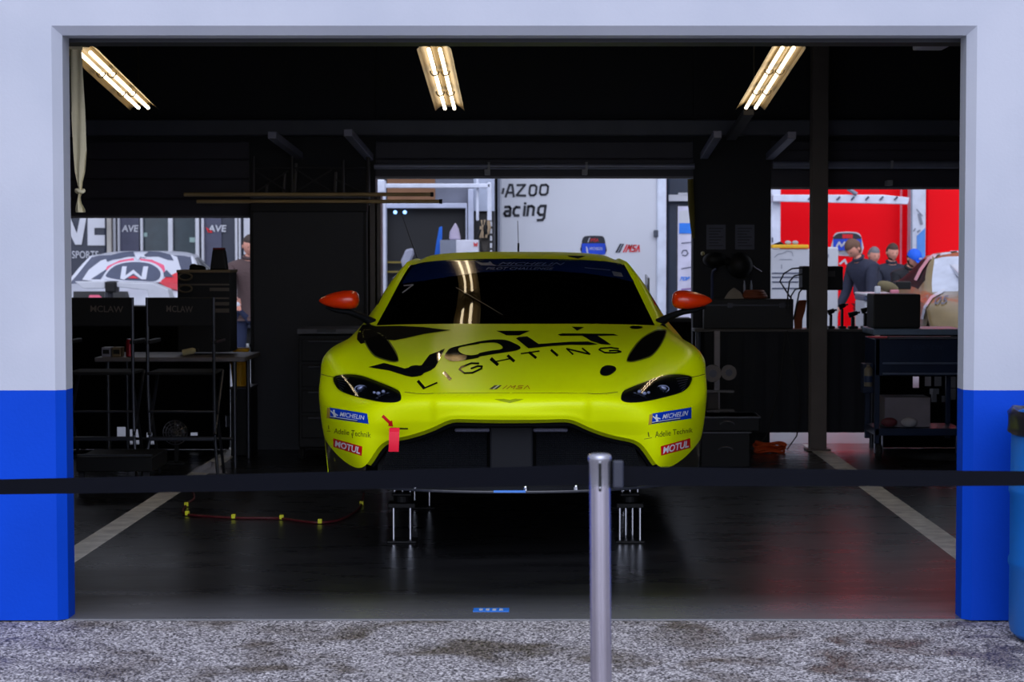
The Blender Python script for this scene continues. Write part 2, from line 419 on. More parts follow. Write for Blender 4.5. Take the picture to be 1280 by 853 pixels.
# door tracks
TR = mat('track_grey', srgb(120, 122, 144), .5, metal=.2)
for u0, v0, u1, v1, side in ((340, 168, 374, 194, 'left'), (435, 165, 462, 196, 'left'), (897, 167, 880, 194, 'right'), (990, 168, 962, 195, 'right')):
    b = MB(); p0, p1 = at(u0, v0, 14.0), at(u1, v1, 15.25)
    b.prism([p0 + Vector((-.03, 0, -.03)), p0 + Vector((.03, 0, -.03)), p0 + Vector((.03, 0, .02)), p0 + Vector((-.03, 0, .02))], p1 - p0)
    lab = {340: 'grey overhead door track over the black partition panel', 435: 'grey overhead door track at the top left of the middle doorway', 897: 'grey overhead door track at the top right of the middle doorway', 990: 'grey overhead door track at the top left of the right doorway'}[u0]
    tag(b.build('door_track', TR, smooth=0, bevel=.004), lab, 'door track')
b = MB(); p0, p1 = at(936, 140, 13.6), at(914, 172, 15.0)
b.prism([p0 + Vector((-.035, 0, -.02)), p0 + Vector((.035, 0, -.02)), p0 + Vector((.035, 0, .02)), p0 + Vector((-.035, 0, .02))], p1 - p0)
tag(b.build('cable_tray', mat('tray_dark', srgb(60, 58, 62), .6), smooth=0), 'dark cable tray running back from the right ceiling light', 'cable tray')
# steel column
b = MB(); x0, x1 = at(1010.5, 560, 15.0).x, at(1031, 560, 15.0).x
b.box(x0, x1, 14.90, 14.92, 0, CEIL); b.box(x0, x1, 15.0, 15.02, 0, CEIL); b.box((x0 + x1) / 2 - .01, (x0 + x1) / 2 + .01, 14.91, 15.01, 0, CEIL)
b.box(x0 - .03, x1 + .03, 14.87, 15.05, 0, .015)
COLM = mat('column_paint', srgb(92, 82, 76), .5)
tag(b.build('steel_column', COLM, smooth=0, bevel=.004), 'tall dark brown steel column standing in front of the right doorway', 'column')
# door jamb frame beside the middle doorway
r = thing('door_frame', 'brown steel door post at the left edge of the middle doorway', 'door frame', (at(468, 500, 15.2).x, 15.2, 0))
b = MB()
for u0, u1 in ((458, 461), (463, 470), (472, 477)): x0, x1 = at(u0, 400, 15.2).x, at(u1, 400, 15.2).x; b.box(x0, x1, 15.16, 15.3, 0, zof(245, 15.2))
b.build('channel', COLM, r, smooth=0, bevel=.003)
b = MB(); x0, x1 = at(458, 400, 15.2).x, at(477, 400, 15.2).x; b.box(x0, x1, 15.3, 15.34, 0, zof(245, 15.2)); b.build('back_plate', mat('plate_brown', srgb(70, 56, 52), .5), r, smooth=0)

# ------------------------------------------------------------------ ceiling lights
TUBE = mat('lamp_tube_glow', (1, 1, 1), .4, emit=(1.0, .80, .52), es=5.6)
REFL = mat('lamp_reflector', srgb(104, 90, 62), .5, spec=.2, var=.05)
GUARD = mat('guard_wire', srgb(90, 80, 64), .4, metal=.7)
def ceiling_light(label, u0, v0, u1, v1):
    p0, p1 = at(u0, v0, 11.4), at(u1, v1, 13.5)
    w = .098
    r = thing('ceiling_light', label, 'ceiling light', tuple((p0 + p1) / 2), 'fluorescent ceiling lights')
    d = p1 - p0; L = d.length; dn = d.normalized(); sx = Vector((1, 0, 0)); sx = (sx - dn * sx.dot(dn)).normalized(); up = sx.cross(dn)
    def P(x, t, z): return p0 + sx * x + dn * (t * L) + up * z
    # reflector: folded wings with a raised spine
    pr = [(-w, 0), (-w * .96, .008), (-w * .35, .05), (-w * .18, .03), (w * .18, .03), (w * .35, .05), (w * .96, .008), (w, 0), (w * .37, .075), (-w * .37, .075)]
    b = MB(); n = len(pr)
    b.add([P(x, 0, z) for x, z in pr] + [P(x, 1, z) for x, z in pr], [(k, n + k, n + (k + 1) % n, (k + 1) % n) for k in range(n)])
    b.build('reflector', REFL, r, smooth=0)
    for t in (0, 1):
        b = MB(); b.prism([P(-w * .35, t, .03), P(w * .35, t, .03), P(w * .4, t, .075), P(-w * .4, t, .075)], dn * (.01 if t else -.01)); b.build('end_cap', GUARD, r, smooth=0)
    for k in range(3):
        for x in (-.032, .032):
            b = MB(); b.cyl(P(x, (k + .05) / 3, .008), P(x, (k + .92) / 3, .008), .0105, n=12); b.build('lamp_tube', TUBE, r)
    for k in range(1, 3):
        b = MB()
        for x in (-.032, .032):
            b.tube([P(x + .026 * math.cos(a), k / 3, .01 - .03 * math.sin(a)) for a in [PI * j / 6 for j in range(7)]], .005, 6)
        b.build('tube_clip', GUARD, r)
    b = MB()
    for t in (.12, .88):
        q = P(0, t, .07); b.cyl(q, (q.x, q.y, CEIL), .006, n=6)
    b.build('hanger', GUARD, r)
ceiling_light('lit fluorescent ceiling light at the top left, beside the hanging strap', 104.5, 66, 181, 138)
ceiling_light('lit fluorescent ceiling light straight above the race car', 542.5, 62, 562.5, 139)
ceiling_light('lit fluorescent ceiling light at the top right, beside the steel column', 986, 60, 937.5, 138)
b = MB(); b.pbox(1154, 46.5, 1192, 56, 8.6, .25)
tag(b.build('header_lamp', mat('box_pale', srgb(150, 150, 170), .5), bevel=.006), 'small pale lamp under the door header at the top right corner', 'electrical box')  # another lamp, drawn as a plain pale box that gives no light
# hanging strap
def strap():
    STR = mat('strap_webbing', srgb(215, 205, 170), .8, bump=.3, bscale=200)
    prof = [(60, 86, 102), (90, 87.5, 103.5), (140, 89.5, 106), (190, 92, 107.5), (215, 93.5, 106), (228, 96, 103), (236, 98, 102.5), (241, 97, 103), (247, 96.5, 100.5), (254, 95, 102), (262, 93.5, 106.5), (265.5, 94, 107)]
    V = []; b = MB(); n = 13
    for v, u0, u1 in prof:
        for k in range(n):
            t = k / (n - 1); p = at(u0 + (u1 - u0) * t, v, 8.62); V.append(p + Vector((0, .008 * math.sin(t * 9 + v * .03), 0)))
    m = len(V); V += [p + Vector((0, .006, 0)) for p in V]
    Fs = []
    R_ = len(prof)
    for i in range(R_ - 1):
        for k in range(n - 1):
            a = i * n + k; Fs += [(a, a + n, a + n + 1, a + 1), (m + a, m + a + 1, m + a + n + 1, m + a + n)]
        for k in (0, n - 1):
            a = i * n + k; Fs.append((a, a + m, a + m + n, a + n))
    b.add(V, Fs)
    r = tag(b.build('pull_strap', STR, smooth=60), 'long pale webbing strap hanging knotted inside the left edge of the doorway', 'strap')
    b = MB(); c = at(100, 239, 8.62); b.tube([c + Vector((.016 * math.cos(a), .014 * math.sin(a), .004 * math.sin(2 * a))) for a in [2 * PI * k / 12 for k in range(12)]], .008, 8, closed=True)
    b.build('knot', STR, r)
    b = MB(); b.box(at(86, 60, 8.62).x, at(102, 60, 8.62).x, 8.6, 8.64, zof(62, 8.62), CEIL - .02); b.build('upper_strap', STR, r, smooth=0)
strap()
# ------------------------------------------------------------------ car body surface
XC = -.158
LIFT = .24
# each row: (half-width position, v or ('z', height), distance)
ROWS = [
 [(0,525,9.465),(.196,524.5,9.48),(.295,525.5,9.50),(.395,537,9.55),(.523,547,9.60),(.630,556,9.63),(.705,581,9.69),(.785,583,9.80),(.886,566,9.95),(.955,547,10.1),(.93,549,10.16)],
 [(0,514,9.46),(.2,514,9.48),(.31,515.5,9.50),(.42,524,9.54),(.55,533,9.585),(.66,541,9.61),(.745,559,9.68),(.82,561,9.80),(.905,549,9.95),(.969,529,10.1),(.94,533,10.18)],
 [(0,502,9.47),(.2,502,9.48),(.33,502,9.5),(.445,504.5,9.53),(.585,509,9.575),(.695,515,9.625),(.785,521,9.715),(.862,522,9.83),(.932,517,9.97),(.980,507,10.12),(.95,512,10.2)],
 [(0,490,9.54),(.2,490,9.55),(.34,489,9.58),(.47,491.5,9.60),(.61,495,9.65),(.72,498,9.725),(.80,499,9.81),(.875,499,9.91),(.945,494,10.02),(.987,486,10.15),(.955,492,10.22)],
 [(0,476,9.70),(.2,475.5,9.71),(.36,475,9.73),(.5,476,9.76),(.62,477,9.8),(.72,477,9.87),(.80,475,9.95),(.875,472,10.04),(.945,468,10.14),(.988,465,10.25),(.96,472,10.28)],
 [(0,452,10.02),(.2,451.5,10.02),(.38,451,10.04),(.52,451,10.06),(.63,450,10.1),(.73,447,10.16),(.81,443,10.22),(.88,439,10.26),(.945,440,10.3),(.988,450,10.35),(.95,456,10.36)],
 [(0,427,10.48),(.2,426.5,10.48),(.4,426,10.5),(.54,425,10.52),(.64,423,10.55),(.74,418.5,10.6),(.81,417.5,10.62),(.88,423,10.65),(.93,431,10.68),(.968,443,10.72),(.94,('z',.57),10.7)],
 [(0,405,10.95),(.2,405,10.97),(.4,405,11.0),(.54,405.5,11.04),(.66,406,11.08),(.775,406.8,11.12),(.815,407,11.14),(.86,413,11.1),(.91,424,11.05),(.945,445,11.0),(.93,('z',.36),11.0)],
 [(0,375.5,11.18),(.2,375.7,11.20),(.38,376.2,11.23),(.52,377,11.28),(.63,378,11.33),(.728,380,11.38),(.788,380,11.42),(.86,400,11.42),(.915,415,11.4),(.94,445,11.4),(.93,('z',.36),11.4)],
 [(0,347,11.42),(.19,347.3,11.43),(.36,348,11.46),(.49,349,11.5),(.59,350.5,11.54),(.677,353,11.58),(.735,353,11.62),(.85,395,11.7),(.91,412,11.7),(.935,445,11.7),(.92,('z',.36),11.7)],
 [(0,325,11.65),(.19,325.2,11.66),(.35,325.8,11.68),(.47,326.8,11.7),(.56,328.3,11.73),(.630,331.5,11.76),(.668,333,11.79),(.84,392,12.0),(.905,410,12.0),(.93,445,12.0),(.92,('z',.36),12.0)],
 [(0,317.2,11.95),(.19,317.2,11.95),(.35,318,11.96),(.46,319.5,11.97),(.55,322.3,11.98),(.61,327,12.0),(.65,331,12.03),(.84,390,12.3),(.91,408,12.3),(.93,442,12.3),(.92,('z',.36),12.3)],
 [(0,316,12.4),(.19,316,12.4),(.35,317,12.4),(.45,318.7,12.4),(.53,321.5,12.4),(.59,328,12.42),(.64,333,12.45),(.85,388,12.7),(.93,405,12.7),(.95,440,12.7),(.93,('z',.36),12.7)],
 [(0,('z',1.40),13.0),(.19,('z',1.40),13.0),(.33,('z',1.395),13.0),(.43,('z',1.385),13.0),(.51,('z',1.365),13.0),(.57,('z',1.33),13.0),(.62,('z',1.27),13.0),(.84,('z',1.13),13.05),(.95,('z',1.06),13.1),(.985,('z',.80),13.1),(.96,('z',.40),13.1)],
 [(0,('z',1.24),13.5),(.19,('z',1.24),13.5),(.33,('z',1.235),13.5),(.43,('z',1.225),13.5),(.51,('z',1.21),13.5),(.60,('z',1.18),13.5),(.70,('z',1.15),13.5),(.84,('z',1.10),13.5),(.94,('z',1.03),13.45),(.985,('z',.80),13.4),(.96,('z',.45),13.4)],
 [(0,('z',1.17),13.82),(.19,('z',1.17),13.82),(.33,('z',1.165),13.81),(.43,('z',1.16),13.8),(.51,('z',1.15),13.79),(.60,('z',1.13),13.77),(.70,('z',1.10),13.74),(.82,('z',1.06),13.68),(.90,('z',1.00),13.6),(.955,('z',.80),13.5),(.93,('z',.5),13.5)],
 [(0,('z',1.0),13.86),(.19,('z',1.0),13.86),(.33,('z',1.0),13.85),(.43,('z',1.0),13.84),(.51,('z',.99),13.83),(.60,('z',.98),13.81),(.70,('z',.97),13.78),(.82,('z',.95),13.72),(.89,('z',.9),13.64),(.94,('z',.75),13.54),(.92,('z',.5),13.52)],
 [(0,('z',.5),13.80),(.19,('z',.5),13.80),(.33,('z',.5),13.79),(.43,('z',.5),13.78),(.51,('z',.5),13.77),(.60,('z',.5),13.75),(.70,('z',.5),13.72),(.82,('z',.5),13.66),(.88,('z',.5),13.6),(.92,('z',.5),13.54),(.91,('z',.48),13.53)],
]
def ctrl_grid():
    R, K = len(ROWS), 10
    G = np.zeros((R, 2 * K + 1, 3))
    for i, row in enumerate(ROWS):
        for c, (xl, v, Y) in enumerate(row):
            z = v[1] if isinstance(v, tuple) else zof(v, Y)
            G[i, K + c] = (xl, Y, z); G[i, K - c] = (-xl, Y, z)
    return G
def bs(P, t):
    """evaluate a cubic B-spline along axis 0 at parameters t, ends pinned"""
    Q = np.concatenate([(2 * P[0] - P[1])[None], P, (2 * P[-1] - P[-2])[None]])
    out = []
    for x in t:
        i = min(int(x), len(P) - 2); s = x - i
        w = ((1 - s) ** 3 / 6, (3 * s ** 3 - 6 * s * s + 4) / 6, (-3 * s ** 3 + 3 * s * s + 3 * s + 1) / 6, s ** 3 / 6)
        out.append(sum(w[k] * Q[i + k] for k in range(4)))
    return np.array(out)
CUTS = (0, 7, 10, len(ROWS) - 1)   # base and head of the windscreen are creased
def bsr(P, t):
    out = []
    for a, b_ in zip(CUTS, CUTS[1:]):
        tt = [x - a for x in t if a <= x < b_ or (b_ == CUTS[-1] and x == b_)]
        if tt: out.append(bs(P[a:b_ + 1], tt))
    return np.concatenate(out)
def fit(G):
    P = G.copy()
    for _ in range(4):
        A = bsr(P, range(G.shape[0])); A = bs(A.swapaxes(0, 1), range(G.shape[1])).swapaxes(0, 1)
        P += .85 * (G - A)
    return P
GRID = ctrl_grid(); PF = fit(GRID)
def sstep(x, a, b_): 
    t = max(0, min(1, (x - a) / (b_ - a))); return t * t * (3 - 2 * t)
def body_points(sub):
    R, K = PF.shape[0], PF.shape[1]
    tr = [i / sub for i in range((R - 1) * sub + 1)]; tc = [i / sub for i in range((K - 1) * sub + 1)]
    S = bs(bsr(PF, tr).swapaxes(0, 1), tc).swapaxes(0, 1)
    for i, r in enumerate(tr):
        if r < 4.5:
            kr = sstep(r, -.1, .6) * (1 - sstep(r, 3.0, 4.4))
            for j in range(len(tc)):
                x = abs(S[i, j, 0]); S[i, j, 1] -= .012 * kr * (1 - sstep(x, .35, .385))
        if r < 3:   # the fascia turns under along a crisp line either side of the nose
            for j in range(len(tc)):
                x = abs(S[i, j, 0]); dz_ = .682 - .02 * (x - .4) - S[i, j, 2]
                if dz_ > 0: S[i, j, 1] += .30 * min(dz_, .07) * sstep(x, .35, .40) * (1 - sstep(x, .62, .78))
        if 3.2 < r < 7:   # twin lines running up the bonnet
            kr = sstep(r, 3.2, 4.5) * (1 - sstep(r, 6.2, 7))
            for j in range(len(tc)):
                x = abs(S[i, j, 0]); S[i, j, 2] += .007 * kr * math.exp(-((x - (.36 + .03 * (r - 4))) / .07) ** 2)
    return tr, tc, S
def region(r, c):
    c = abs(c)
    if 7 < r < 10 and c < 5: return 'windshield'
    if 8 < r < 13 and 6 < c < 7 and not (r < 8.0): return 'side_window'
    if 13 < r < 14 and c < 5: return 'rear_window'
    return 'body_shell'
def body_pieces(sub, xc, dy, parent, mats, dz=0.0):
    tr, tc, S = body_points(sub)
    nR, nC = len(tr), len(tc); parts = {}
    for i in range(nR - 1):
        for j in range(nC - 1):
            k = region((tr[i] + tr[i + 1]) / 2, (tc[j] + tc[j + 1]) / 2 - 10)
            if k == 'side_window': k += '_' + ('a' if tc[j] < 10 else 'b')
            parts.setdefault(k, []).append((i * nC + j, i * nC + j + 1, (i + 1) * nC + j + 1, (i + 1) * nC + j))
    V = [Vector((xc + p[0], p[1] + dy, p[2] + dz)) for p in S.reshape(-1, 3)]
    for k, fs in parts.items():
        used = sorted({i for f in fs for i in f}); mp = {u: n for n, u in enumerate(used)}
        nm = k.split('_a')[0].split('_b')[0] if k.startswith('side') else k
        obj(nm, [V[u] for u in used], [tuple(mp[i] for i in f) for f in fs], mats[k.split('_')[0]], parent, smooth=80)
    return V, [f for fs in parts.values() for f in fs], (tr, tc, S)
PAINT = mat('acid_yellow_wrap', (.76, .90, .0), .33, coat=.0, var=.012, scale=3, inside=(.012, .012, .012), spec=.28)
INTK = mat('intake_black', (.003, .0035, .005), .6, spec=.15)
WIND = glass('tinted_windscreen', (.16, .17, .2))
SIDEG = mat('dark_side_glass', (.01, .01, .012), .04)
car = thing('race_car', 'acid yellow race car with orange mirrors raised on jack stands in the garage', 'race car', (XC, 11.6, LIFT))
SUB = 7
BV, BF, BS = body_pieces(SUB, XC, 0, car, {'body': PAINT, 'windshield': WIND, 'side': SIDEG, 'rear': SIDEG})
TREE = BVHTree.FromPolygons([tuple(v) for v in BV], BF)
# ---- intake surround: rings following the lower edge of the fascia
tr, tc, S = BS
edge = [Vector((XC + S[0, j, 0], S[0, j, 1], S[0, j, 2])) for j in range(len(tc)) if abs(tc[j] - 10) <= 6.0]
def ring(edge, inset, dy, floor_z):
    n = len(edge); out = []
    for i, p in enumerate(edge):
        a = edge[max(i - 1, 0)]; c = edge[min(i + 1, n - 1)]; t = (c - a); t.y = 0; t.normalize()
        nrm = Vector((t.z, 0, -t.x))
        if nrm.z > 0: nrm = -nrm
        q = p + nrm * inset + Vector((0, dy, 0))
        if q.z < floor_z: q.z = floor_z
        out.append(q)
    return out
FZ = .40
r0 = edge; r1 = ring(edge, .020, .045, FZ); r1b = ring(edge, .024, .055, FZ); r2 = ring(edge, .036, .06, FZ); r3 = ring(edge, .046, .14, FZ); r4 = ring(edge, .060, .22, FZ)
def strip(name, A, B, m, parent):
    n = len(A); return obj(name, A + B, [(k, n + k, n + k + 1, k + 1) for k in range(n - 1)], m, parent, smooth=60)
strip('intake_lip', r0, r1, PAINT, car)
n = len(r0)
obj('intake_seal', r1 + r1b + r2 + r3 + r4, [(q * n + k, q * n + n + k, q * n + n + k + 1, q * n + k + 1) for q in range(4) for k in range(n - 1)], INTK, car, smooth=60)
# back panel and mesh of the intake
b = MB(); zt = zof(531, 9.75)
b.prism([Vector((XC + x, 9.80, z)) for x, z in ((-.66, FZ - .03), (-.66, .47), (-.60, .53), (-.40, zt - .02), (-.30, zt + .02), (.30, zt + .02), (.40, zt - .02), (.60, .53), (.66, .47), (.66, FZ - .03))], Vector((0, .03, 0)))
b.build('intake_panel', INTK, car, smooth=0)
def mesh_mat():
    m = mat('black_wire_mesh', (.008, .009, .012), .4, metal=.3, spec=.3); nt = m.node_tree; b = nt.nodes['Principled BSDF']
    tcn = nt.nodes.new('ShaderNodeTexCoord'); ck = nt.nodes.new('ShaderNodeTexVoronoi'); ck.inputs['Scale'].default_value = 110; ck.inputs['Randomness'].default_value = 0.0
    nt.links.new(tcn.outputs['Object'], ck.inputs['Vector'])
    bp = nt.nodes.new('ShaderNodeBump'); bp.inputs['Strength'].default_value = 1; bp.inputs['Distance'].default_value = .01
    nt.links.new(ck.outputs['Distance'], bp.inputs['Height']); nt.links.new(bp.outputs[0], b.inputs['Normal']); return m
MESHM = mesh_mat()
for s in (-1, 1):
    b = MB(); b.prism([Vector((XC + s * x, 9.70, z)) for x, z in ((.12, FZ + .02), (.12, zof(534, 9.7)), (.29, zof(534, 9.7)), (.33, zof(540, 9.7)), (.60, zof(560, 9.7)), (.64, FZ + .02))], Vector((0, .02, 0)))
    b.build('intake_mesh', MESHM, car, smooth=0)
    b = MB()   # grey bar standing in for the highlight along the mesh
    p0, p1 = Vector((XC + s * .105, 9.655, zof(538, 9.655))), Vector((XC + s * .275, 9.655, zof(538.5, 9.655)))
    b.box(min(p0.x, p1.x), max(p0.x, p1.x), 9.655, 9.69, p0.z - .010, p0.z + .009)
    b.build('mesh_highlight', mat('mesh_highlight_grey', srgb(90, 90, 108), .5, metal=.3, var=.5, scale=260), car, smooth=0, bevel=.008)
b = MB(); b.box(XC - .105, XC + .105, 9.66, 9.78, FZ - .02, zof(533, 9.66)); b.build('centre_panel', mat('panel_slate', srgb(10, 12, 19), .6, spec=.2), car, smooth=0, bevel=.01)
# ---- splitter
def splitter():
    pts = []
    for k in range(33):
        x = -.86 + 1.72 * k / 32; pts.append((x, 9.39 + .40 * abs(x / .86) ** 2.4))
    z0, z1 = .352, .366
    b = MB(); P = [Vector((XC + x, y, z0)) for x, y in pts] + [Vector((XC + .90, 10.0, z0)), Vector((XC - .90, 10.0, z0))]
    b.prism(P, (0, 0, z1 - z0)); b.build('splitter', mat('splitter_black', srgb(40, 42, 50), .3, coat=.5), car, smooth=0, bevel=.004)
    b = MB()   # bumper lower wall standing on the splitter
    P = [Vector((XC + x * .86, y + .14, z1)) for x, y in pts] + [Vector((XC + .74, 9.95, z1)), Vector((XC - .74, 9.95, z1))]
    b.prism(P, (0, 0, .07)); b.build('lower_bumper', INTK, car, smooth=30)
    bz = z1 + .008
    for x in (-.46, .07, .31):
        b = MB(); y = 9.39 + .40 * abs(x / .86) ** 2.4 + .04
        b.sphere((XC + x, y, z1 + .012), .012, n=10); b.cyl((XC + x, y, z1 - .001), (XC + x, y, z1 + .01), .014, n=10); b.build('splitter_bolt', CHROME, car)
    b = MB(); x0, x1 = at(617, 611, 9.385).x, at(657, 611, 9.385).x
    b.box(x0, x1, 9.384, 9.40, z0 + .006, z1 + .002); b.build('splitter_sticker', mat('sticker_pale_blue', srgb(70, 130, 215), .4), car, smooth=0)
splitter()
# ---- black lower corners with a yellow trailing flare
for s in (-1, 1):
    A = [Vector((XC + s * abs(S[0, j, 0]), S[0, j, 1] + .006, S[0, j, 2])) for j in range(len(tc)) if 16.0 <= tc[j] <= 19.0]
    m_ = len(A); Bm = []
    for k, p in enumerate(A):
        t = k / (m_ - 1); x = .73 + (.935 - .73) * t; y = 9.76 + .42 * t
        Bm.append(Vector((XC + s * x, y, zof(606, y))))
    fs = [(k, k + 1, m_ + k + 1, m_ + k) for k in range(m_ - 1)]
    if s > 0: fs = [tuple(reversed(f)) for f in fs]
    obj('corner_panel', A + Bm, fs, mat('corner_carbon', srgb(44, 42, 36), .35, coat=.6), car, smooth=50)
    b = MB(); p0 = Vector((XC + s * .958, 10.13, zof(545, 10.13))); p1 = Vector((XC + s * .944, 10.2, zof(604, 10.2)))
    b.prism([p0, p0 + Vector((-s * .012, 0, 0)), p0 + Vector((-s * .012, .05, 0)), p0 + Vector((0, .05, 0))], p1 - p0); b.build('arch_flare', PAINT, car, smooth=0)
# ---- underbody, arches, hubs
b = MB(); b.box(XC - .72, XC + .72, 9.9, 13.6, .37, .42); b.build('floor_pan', BLACK, car, smooth=0, bevel=.01)
b = MB(); b.box(XC - .70, XC + .70, 10.68, 11.0, .42, 1.0); b.build('bulkhead', BLACK, car, smooth=0)
for s in (-1, 1):
    for yy in (10.3, 13.0):
        b = MB(); b.lathe([(.16, -.012), (.165, 0), (.16, .012)], (XC + s * .84, yy, .57), 28, axis='X'); b.build('brake_disc', STEEL, car)
        b = MB(); b.lathe([(.05, -.05), (.075, -.02), (.07, .03), (.03, .04)], (XC + s * .84, yy, .57), 20, axis='X'); b.build('wheel_hub', DARKM, car)
        b = MB(); b.cyl((XC + s * .80, yy, .55), (XC + s * .45, yy, .48), .022); b.cyl((XC + s * .80, yy, .66), (XC + s * .5, yy, .72), .018); b.build('suspension_arm', DARKM, car)
# ---- cabin seen dimly through the windscreen
b = MB()
for s in (-1, 1):
    b.tube([(XC + s * .70, 11.45, 1.0), (XC + s * .66, 11.6, 1.2), (XC + s * .56, 12.0, 1.40), (XC + s * .52, 12.6, 1.40), (XC + s * .55, 12.7, .6)], .02)
b.tube([(XC - .56, 12.0, 1.40), (XC + .56, 12.0, 1.40)], .02); b.tube([(XC - .5, 12.6, 1.38), (XC + .5, 12.6, 1.38)], .02); b.tube([(XC - .5, 12.65, 1.36), (XC + .5, 12.75, .6)], .02)
b.build('roll_cage', DARKM, car)
b = MB(); b.tube([(XC + .30 + .16 * math.cos(a), 11.75, 1.03 + .13 * math.sin(a)) for a in [2 * PI * k / 20 for k in range(20)]], .014, closed=True); b.box(XC + .2, XC + .4, 11.74, 11.77, 1.0, 1.06); b.build('steering_wheel', BLACK, car)
b = MB(); b.box(XC + .1, XC + .52, 12.3, 12.42, .55, 1.33); b.box(XC + .07, XC + .13, 12.1, 12.35, .6, 1.1); b.box(XC + .49, XC + .55, 12.1, 12.35, .6, 1.1); b.box(XC + .1, XC + .52, 11.95, 12.4, .5, .62); b.build('race_seat', mat('seat_shell', srgb(40, 40, 46), .5), car, smooth=0, bevel=.03)
b = MB(); b.box(XC - .64, XC + .64, 11.15, 11.6, .85, 1.0); b.build('dashboard', BLACK, car, smooth=0, bevel=.04)
# ---- mirrors
ORM = mat('orange_mirror_paint', srgb(250, 58, 2), .3, coat=.4, var=.02)
for s in (-1, 1):
    secs = [(.868, 376, .4, .02), (.873, 375, 7, .05), (.885, 375, 10.2, .075), (.91, 375, 12, .085), (.95, 375.2, 12, .085), (1.0, 375.6, 10.4, .075), (1.045, 376, 7.4, .055), (1.075, 376, 4.2, .035), (1.09, 376.2, 1.2, .012)]
    V = []; n = 18
    for xl, v, hh, dep in secs:
        z = zof(v, 11.1); h = hh / 225
        for k in range(n):
            a = 2 * PI * k / n; cy, cz = math.cos(a), math.sin(a)
            cz2 = cz * (1.0 if cz > 0 else .95); V.append(Vector((XC + s * xl, 11.1 + dep * cy * abs(cy) ** -.25 * .9 if abs(cy) > 1e-3 else 11.1, z + h * math.copysign(abs(cz2) ** .85, cz2))))
    fs = [(i * n + k, i * n + (k + 1) % n, (i + 1) * n + (k + 1) % n, (i + 1) * n + k) for i in range(len(secs) - 1) for k in range(n)] + [tuple(range(n)), tuple(range(len(secs) * n - 1, (len(secs) - 1) * n - 1, -1))]
    if s > 0: pass
    o = obj('mirror', V, fs, ORM, car, smooth=60)
    b = MB(); z = zof(390, 11.12)
    b.tube([(XC + s * .80, 11.2, zof(404, 11.2)), (XC + s * .86, 11.17, zof(396, 11.17)), (XC + s * .93, 11.12, zof(390, 11.12)), (XC + s * 1.0, 11.12, zof(388, 11.12)), (XC + s * 1.055, 11.12, zof(384, 11.12))], [.028, .020, .017, .014, .008], 12)
    b.build('mirror_arm', INTK, o)
    b = MB(); b.prism([Vector((XC + s * x, y, z)) for x, y, z in ((.82, 11.12, zof(404, 11.12)), (.885, 11.05, zof(422, 11.05)), (.90, 11.3, zof(420, 11.3)), (.84, 11.3, zof(402, 11.3)))], (s * -.03, 0, -.02)); b.build('mirror_base', INTK, o, smooth=0, bevel=.008)
# ---- rear wing
b = MB()
V = []; prof = [(0, 0), (.05, .022), (.14, .03), (.24, .02), (.32, -.01), (.24, -.005), (.12, -.012), (.03, -.01)]
for x in (-.86, .86): V += [Vector((XC + x, 13.72 + y, 1.235 + z)) for y, z in prof]
n = len(prof); b.add(V, [tuple(range(n)), tuple(range(2 * n - 1, n - 1, -1))] + [(k, n + k, n + (k + 1) % n, (k + 1) % n) for k in range(n)])
w = b.build('rear_wing', CARBON, car, smooth=40)
for s in (-1, 1):
    b = MB(); b.prism([Vector((XC + s * .868, y, z)) for y, z in ((13.68, 1.19), (13.68, 1.31), (14.08, 1.33), (14.08, 1.20))], (s * .012, 0, 0)); b.build('end_plate', CARBON, w, smooth=0)
    b = MB(); b.box(XC + s * .3 - .008, XC + s * .3 + .008, 13.75, 13.9, 1.12, 1.24); b.build('wing_upright', CARBON, w, smooth=0)
# ---- aerials
b = MB(); b.cyl(at(523, 324, 12.15) + Vector((0, 0, -.02)), at(500, 262, 12.15), .003, .0018, n=6); b.build('aerial', DARKM, car)
b = MB(); b.cyl(at(648, 317, 12.6) + Vector((0, 0, -.03)), at(648, 304, 12.6), .006, n=8); b.cyl(at(648, 304, 12.6), at(647, 276, 12.6), .002, n=6); b.build('aerial', BLACK, car)

# ------------------------------------------------------------------ graphics on the body
def Z(ox, oy, s, P): return [(ox + x / s, oy + y / s) for x, y in P]
z1 = lambda P: Z(440, 390, 7.111, P)
z2 = lambda P: Z(600, 390, 7.111, P)
z3 = lambda P: Z(390, 460, 10.667, P)
z4 = lambda P: Z(770, 460, 10.667, P)
z8 = lambda P: Z(780, 380, 8.533, P)
def L2(*loops): v, f = loops2d(loops); return v, f
Vp = z1([(145,495),(285,458),(400,488),(470,508),(500,500),(620,478),(655,430),(690,385),(760,358),(825,330),(800,385),(740,495),(700,525),(640,548),(580,578),(530,582),(480,572),(330,525)])
Oo = smooth_loop(z1([(820,400),(845,355),(870,330),(930,310),(1090,275)]) + z2([(0,265),(120,250),(230,255),(310,285),(360,318),(330,345),(180,370),(0,400)]) + z1([(1120,412),(960,440),(895,444),(845,428)]), 3)
Oi = smooth_loop(z1([(945,345),(970,315),(1120,290)]) + z2([(0,283),(80,277),(150,280),(200,312),(185,336),(100,348),(0,368)]) + z1([(1120,380),(1060,390),(985,378)]), 3)
Lp = z2([(320,240),(345,228),(420,222),(470,255),(520,290),(660,280),(800,270),(960,268),(1050,292),(970,298),(800,296),(600,310),(430,328),(370,280)])
Tp = z2([(690,203),(735,195),(1185,199),(1230,214),(1045,216),(1105,255),(1165,296),(1075,290),(985,262),(945,235),(910,215),(715,216)])
bolt = z2([(145,172),(445,172),(400,190),(350,212),(235,212),(190,190)])
